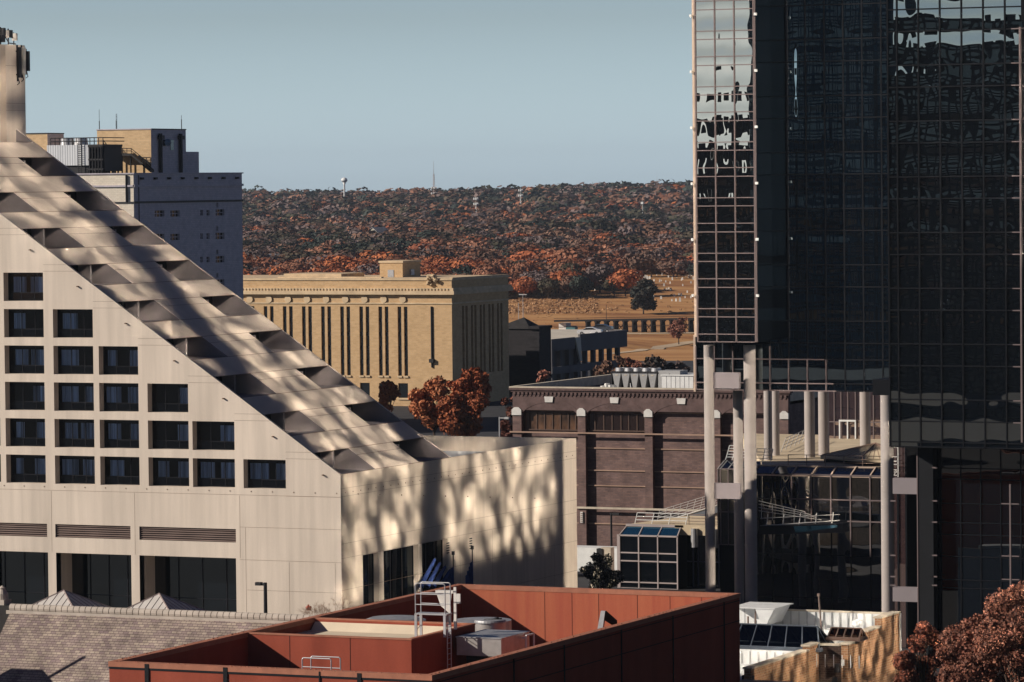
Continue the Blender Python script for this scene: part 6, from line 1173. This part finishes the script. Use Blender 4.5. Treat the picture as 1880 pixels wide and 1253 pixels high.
# ---------------------------------------------------------------- the woods on the hill
rng = np.random.default_rng(77); KINDS = [(ORG_,'orange'),(WRS,'rust red'),(BRN,'brown'),(GRY,'grey-brown'),(OLV,'olive'),(GRN,'dark green')]
def crown_lobes(rng): 
    L = [(0,0,0.58,0.42)]
    for i in range(4): a = i*1.571+rng.random(); L.append((0.27*math.cos(a),0.27*math.sin(a),0.42+0.28*rng.random(),0.2+0.08*rng.random()))
    return L
def pick(d,u,r):
    s_ = math.sin(u/37.0+d/140.0)+math.sin(u/71.0-d/230.0+2)
    w_ = np.array([0.035,0.13,0.25,0.16,0.2,0.23]); w_ = w_*np.array([1+0.9*s_*0.5,1+0.8*s_*0.5,1,1.0+ (d-1500)/2500,1-0.75*s_*0.5,1-0.95*s_*0.5]); w_ = np.clip(w_,0.01,None)
    if d < 1640: w_[0] *= 14; w_[1] *= 2.5; w_[5] *= 0.35; w_[4] *= 0.5
    return r.choice(6,p=w_/w_.sum())
spots = []; d = 1470.0
while d < 4350:
    sp = 8.2+(d-1500)/2800*5; half = 430 if d > 2000 else 300
    uL,uR = -520/7600*d-60,(345/7600*d+70); u = uL+rng.random()*sp
    while u < uR:
        px = 940+7600*u/d; ok = True
        if d < 1560 and (px > 1115 or (d < 1500 and px > 1075)): ok = rng.random() < 0.04
        elif d < 1690 and px > 1115: ok = rng.random() < 0.16
        elif rng.random() < 0.05: ok = False
        if ok and any(abs(px-h[0]) < h[3]*0.55*7600/h[2]+5 and h[2]-150 < d < h[2]+h[3]*0.8 and d > h[2]-150*(1.0 if abs(px-h[0]) < h[3]*0.4*7600/h[2] else 0.3) for h in HOUSES): ok = False
        if ok: spots.append((d+rng.uniform(-.45,.45)*sp,u+rng.uniform(-.4,.4)*sp))
        u += sp*(0.85+0.3*rng.random())
    d += sp*(0.9 if d < 2200 else 1.1)
spots.sort(); NIND = 260; protos = {}
names = {0:'orange leaved',1:'rust red',2:'brown leaved',3:'grey-brown half-bare',4:'olive green',5:'dark green'}
for i,(d,u) in enumerate(spots[:NIND]):
    k = pick(d,u,rng); key = (k,i%3)
    p = F0*d+R0*u; z = float(ground_z(p.x,p.y)); s_ = rng.uniform(8.5,13); nm = 'evergreen_tree' if k > 3 else 'woodland_tree'
    px_t = 940+7600*u/d; zn = ('behind the hidden left end of the courthouse','above the courthouse roof left of its penthouse','behind the courthouse penthouse','above the courthouse crest','just right of the courthouse cornice','above the scrub over the car park','beside the lone evergreen','on the cemetery slope toward the glass tower')[int(np.searchsorted([470,690,780,860,940,1060,1150],px_t))]; sz_ = 'large' if s_ > 11.3 else 'mid-sized' if s_ > 9.8 else 'small'
    lab = sz_+' '+names[k]+' tree '+zn; grp = names[k]+' trees along the near edge of the woods'
    if key not in protos:
        t = local(nm,lab,'tree',grp); r2 = np.random.default_rng(500+k*3+i%3); v,cc = leaves(r2,crown_lobes(r2),900,0.045,KINDS[k][0],flat=0.85,shell=0.8,cvar=0.2,nrand=0.3)
        c_ = bpy.data.objects.new('crown',quadmesh('crown',v,cc,MATS['leaf'])); COL.objects.link(c_); c_.parent = t
        q = MB(); q.tube((0,0,-0.05),(0,0,0.5),0.025,6,0.015)
        for a in range(5): q.tube((0,0,0.3),(0.25*math.cos(a*1.26),0.25*math.sin(a*1.26),0.65),0.012,4,0.004)
        q.build('trunk',MATS['bark'],t); protos[key] = t; put(t,(p.x,p.y,z-0.2),rng.random()*6,(s_*rng.uniform(.9,1.2),)*2+(s_*0.95,))
    else: dup(protos[key],(p.x,p.y,z-0.2),rng.random()*6,(s_*rng.uniform(.9,1.2),)*2+(s_*rng.uniform(0.8,1.05),),label=lab)
# everything beyond the nearest rows reads as one mass
shapes = {}
for nq,key,sz in ((420,'n',0.05),(180,'m',0.075),(90,'f',0.105)):
    shapes[key] = []
    for k in range(5):
        r2 = np.random.default_rng(900+k+nq); v,cc = leaves(r2,crown_lobes(r2),nq,sz,[(1,1,1)],flat=0.85,shell=0.88,cvar=0.15,nrand=0.22); shapes[key].append((v,cc))
V,CC = [],[]
S_ = np.array(spots[NIND:]); P = F0.x*S_[:,0]+R0.x*S_[:,1],F0.y*S_[:,0]+R0.y*S_[:,1]; ZG = ground_z(*P)
for i,(d,u) in enumerate(S_):
    k = pick(d,u,rng); key = 'n' if d < 2100 else 'm' if d < 2900 else 'f'; v,cc = shapes[key][rng.integers(5)]; s_ = (8+8*rng.random()**1.5)*(1+(d-1500)/7000); a = rng.random()*6.28; ca,sa = math.cos(a),math.sin(a); wd = rng.uniform(0.95,1.35)
    x = (v[:,0]*ca-v[:,1]*sa)*s_*wd+P[0][i]; y = (v[:,0]*sa+v[:,1]*ca)*s_*wd+P[1][i]; z = v[:,2]*s_*rng.uniform(.75,1.0)+ZG[i]-s_*0.12
    V.append(np.stack([x,y,z],1)); b = np.array(KINDS[k][0][rng.integers(len(KINDS[k][0]))]); CC.append(np.clip(cc*b*rng.uniform(0.65,1.4),0,1))
V = np.concatenate(V); CC = np.concatenate(CC); fo = bpy.data.objects.new('woods',quadmesh('woods',V,CC,MATS['leaf'])); COL.objects.link(fo); tag(fo,kind='stuff')
# scrub and dry grass tufts between the field and the woods
r2 = np.random.default_rng(31); V,CC = [],[]
for i in range(2600):
    d = r2.uniform(1395,1500) if r2.random() < 0.75 else r2.uniform(1150,1400); u = r2.uniform(-40,30) if r2.random() < 0.7 else r2.uniform(-60,110)
    if d > 1410 and u > 38 and r2.random() < 0.8: continue
    p = F0*d+R0*u; z = float(ground_z(p.x,p.y)); s_ = r2.uniform(0.35,1.2)*(1 if d > 1400 else 0.4); v,cc = leaves(r2,[(p.x,p.y,z+s_*0.1,s_)],26,s_*0.25,[(0.42,0.25,0.13),(0.36,0.21,0.11)],flat=0.5,nrand=0.3); V.append(v); CC.append(cc)
o = bpy.data.objects.new('dry_scrub',quadmesh('dry_scrub',np.concatenate(V),np.concatenate(CC),MATS['leaf'])); COL.objects.link(o); tag(o,kind='stuff')
# gravestones
GST = mat('gravestone',(0.6,0.58,0.54),0.8,var=0.15,scale=2); protoG = None; r2 = random.Random(12)
for i in range(110):
    px,py = (r2.uniform(1125,1285),r2.uniform(506,522)) if i < 62 else (r2.uniform(1190,1285),r2.uniform(525,555)) if i < 88 else (r2.uniform(1080,1180),r2.uniform(505,535))
    p = gp(px,py,0.0); s_ = r2.uniform(0.5,1.15)
    if protoG is None:
        q = MB(); q.prism([(-0.3,-0.1,-0.3),(0.3,-0.1,-0.3),(0.3,-0.1,0.8),(0.18,-0.1,1.0),(-0.18,-0.1,1.0),(-0.3,-0.1,0.8)],(0,0.2,0)); q.box(-0.4,0.4,-0.2,0.2,-0.3,0.12); protoG = q.build('gravestone',GST); tag(protoG,'pale upright gravestone among those scattered on the cemetery slope','gravestone','gravestones of the hillside cemetery'); o = protoG
    else: o = dup(protoG)
    put(o,(p.x,p.y,float(ground_z(p.x,p.y))),r2.uniform(-0.4,0.4),(s_,s_,s_*r2.uniform(0.8,1.3)))
# parked van roofs behind the shrub
u = Dp(1098,1003,396); t = thing('box_van','white box van parked at the foot of the brick wall','van',(u.x,u.y,0)); q = MB(); q.box(u.x-3.4,u.x+2.6,u.y,u.y+2.2,0.6,2.9); q.build('body',WHITE,t); q = MB(); q.prism([(u.x-4.8,u.y,0.5),(u.x-3.41,u.y,0.5),(u.x-3.41,u.y,2.2),(u.x-4.1,u.y,2.1),(u.x-4.8,u.y,1.3)],(0,2.1,0)); q.build('cab',WHITE,t)
for x in (u.x-4,u.x+1.5): q = MB(); q.tube((x,u.y-0.05,0.45),(x,u.y+0.25,0.45),0.45,12); q.build('wheel',TYRE,t)
u = Dp(1112,1006,390); q = MB(); q.box(u.x-0.5,u.x+0.5,u.y,u.y+0.9,0,u.z,0); q.box(u.x-0.9,u.x-0.3,u.y-0.1,u.y+0.5,u.z-0.9,u.z-0.1,1); tag(q.build('utility_cabinet',[CREAM,DKMET],org=(u.x,u.y,0)),'tan utility cabinet in front of the white van','cabinet')
# ================================================================ HAZE
HZ = 3.2e-5
m = bpy.data.materials.new('haze'); m.use_nodes = True; m.node_tree.nodes.clear(); o_ = m.node_tree.nodes.new('ShaderNodeOutputMaterial'); pv_ = m.node_tree.nodes.new('ShaderNodeVolumePrincipled'); pv_.inputs['Color'].default_value = (0.72,0.84,1,1); pv_.inputs['Density'].default_value = HZ; pv_.inputs['Anisotropy'].default_value = 0.2
m.node_tree.links.new(pv_.outputs[0],o_.inputs['Volume'])
if HZ: 
    q = MB(); q.box(-9000,9000,-4000,12000,-30,140); tag(q.build('haze',m),kind='stuff')
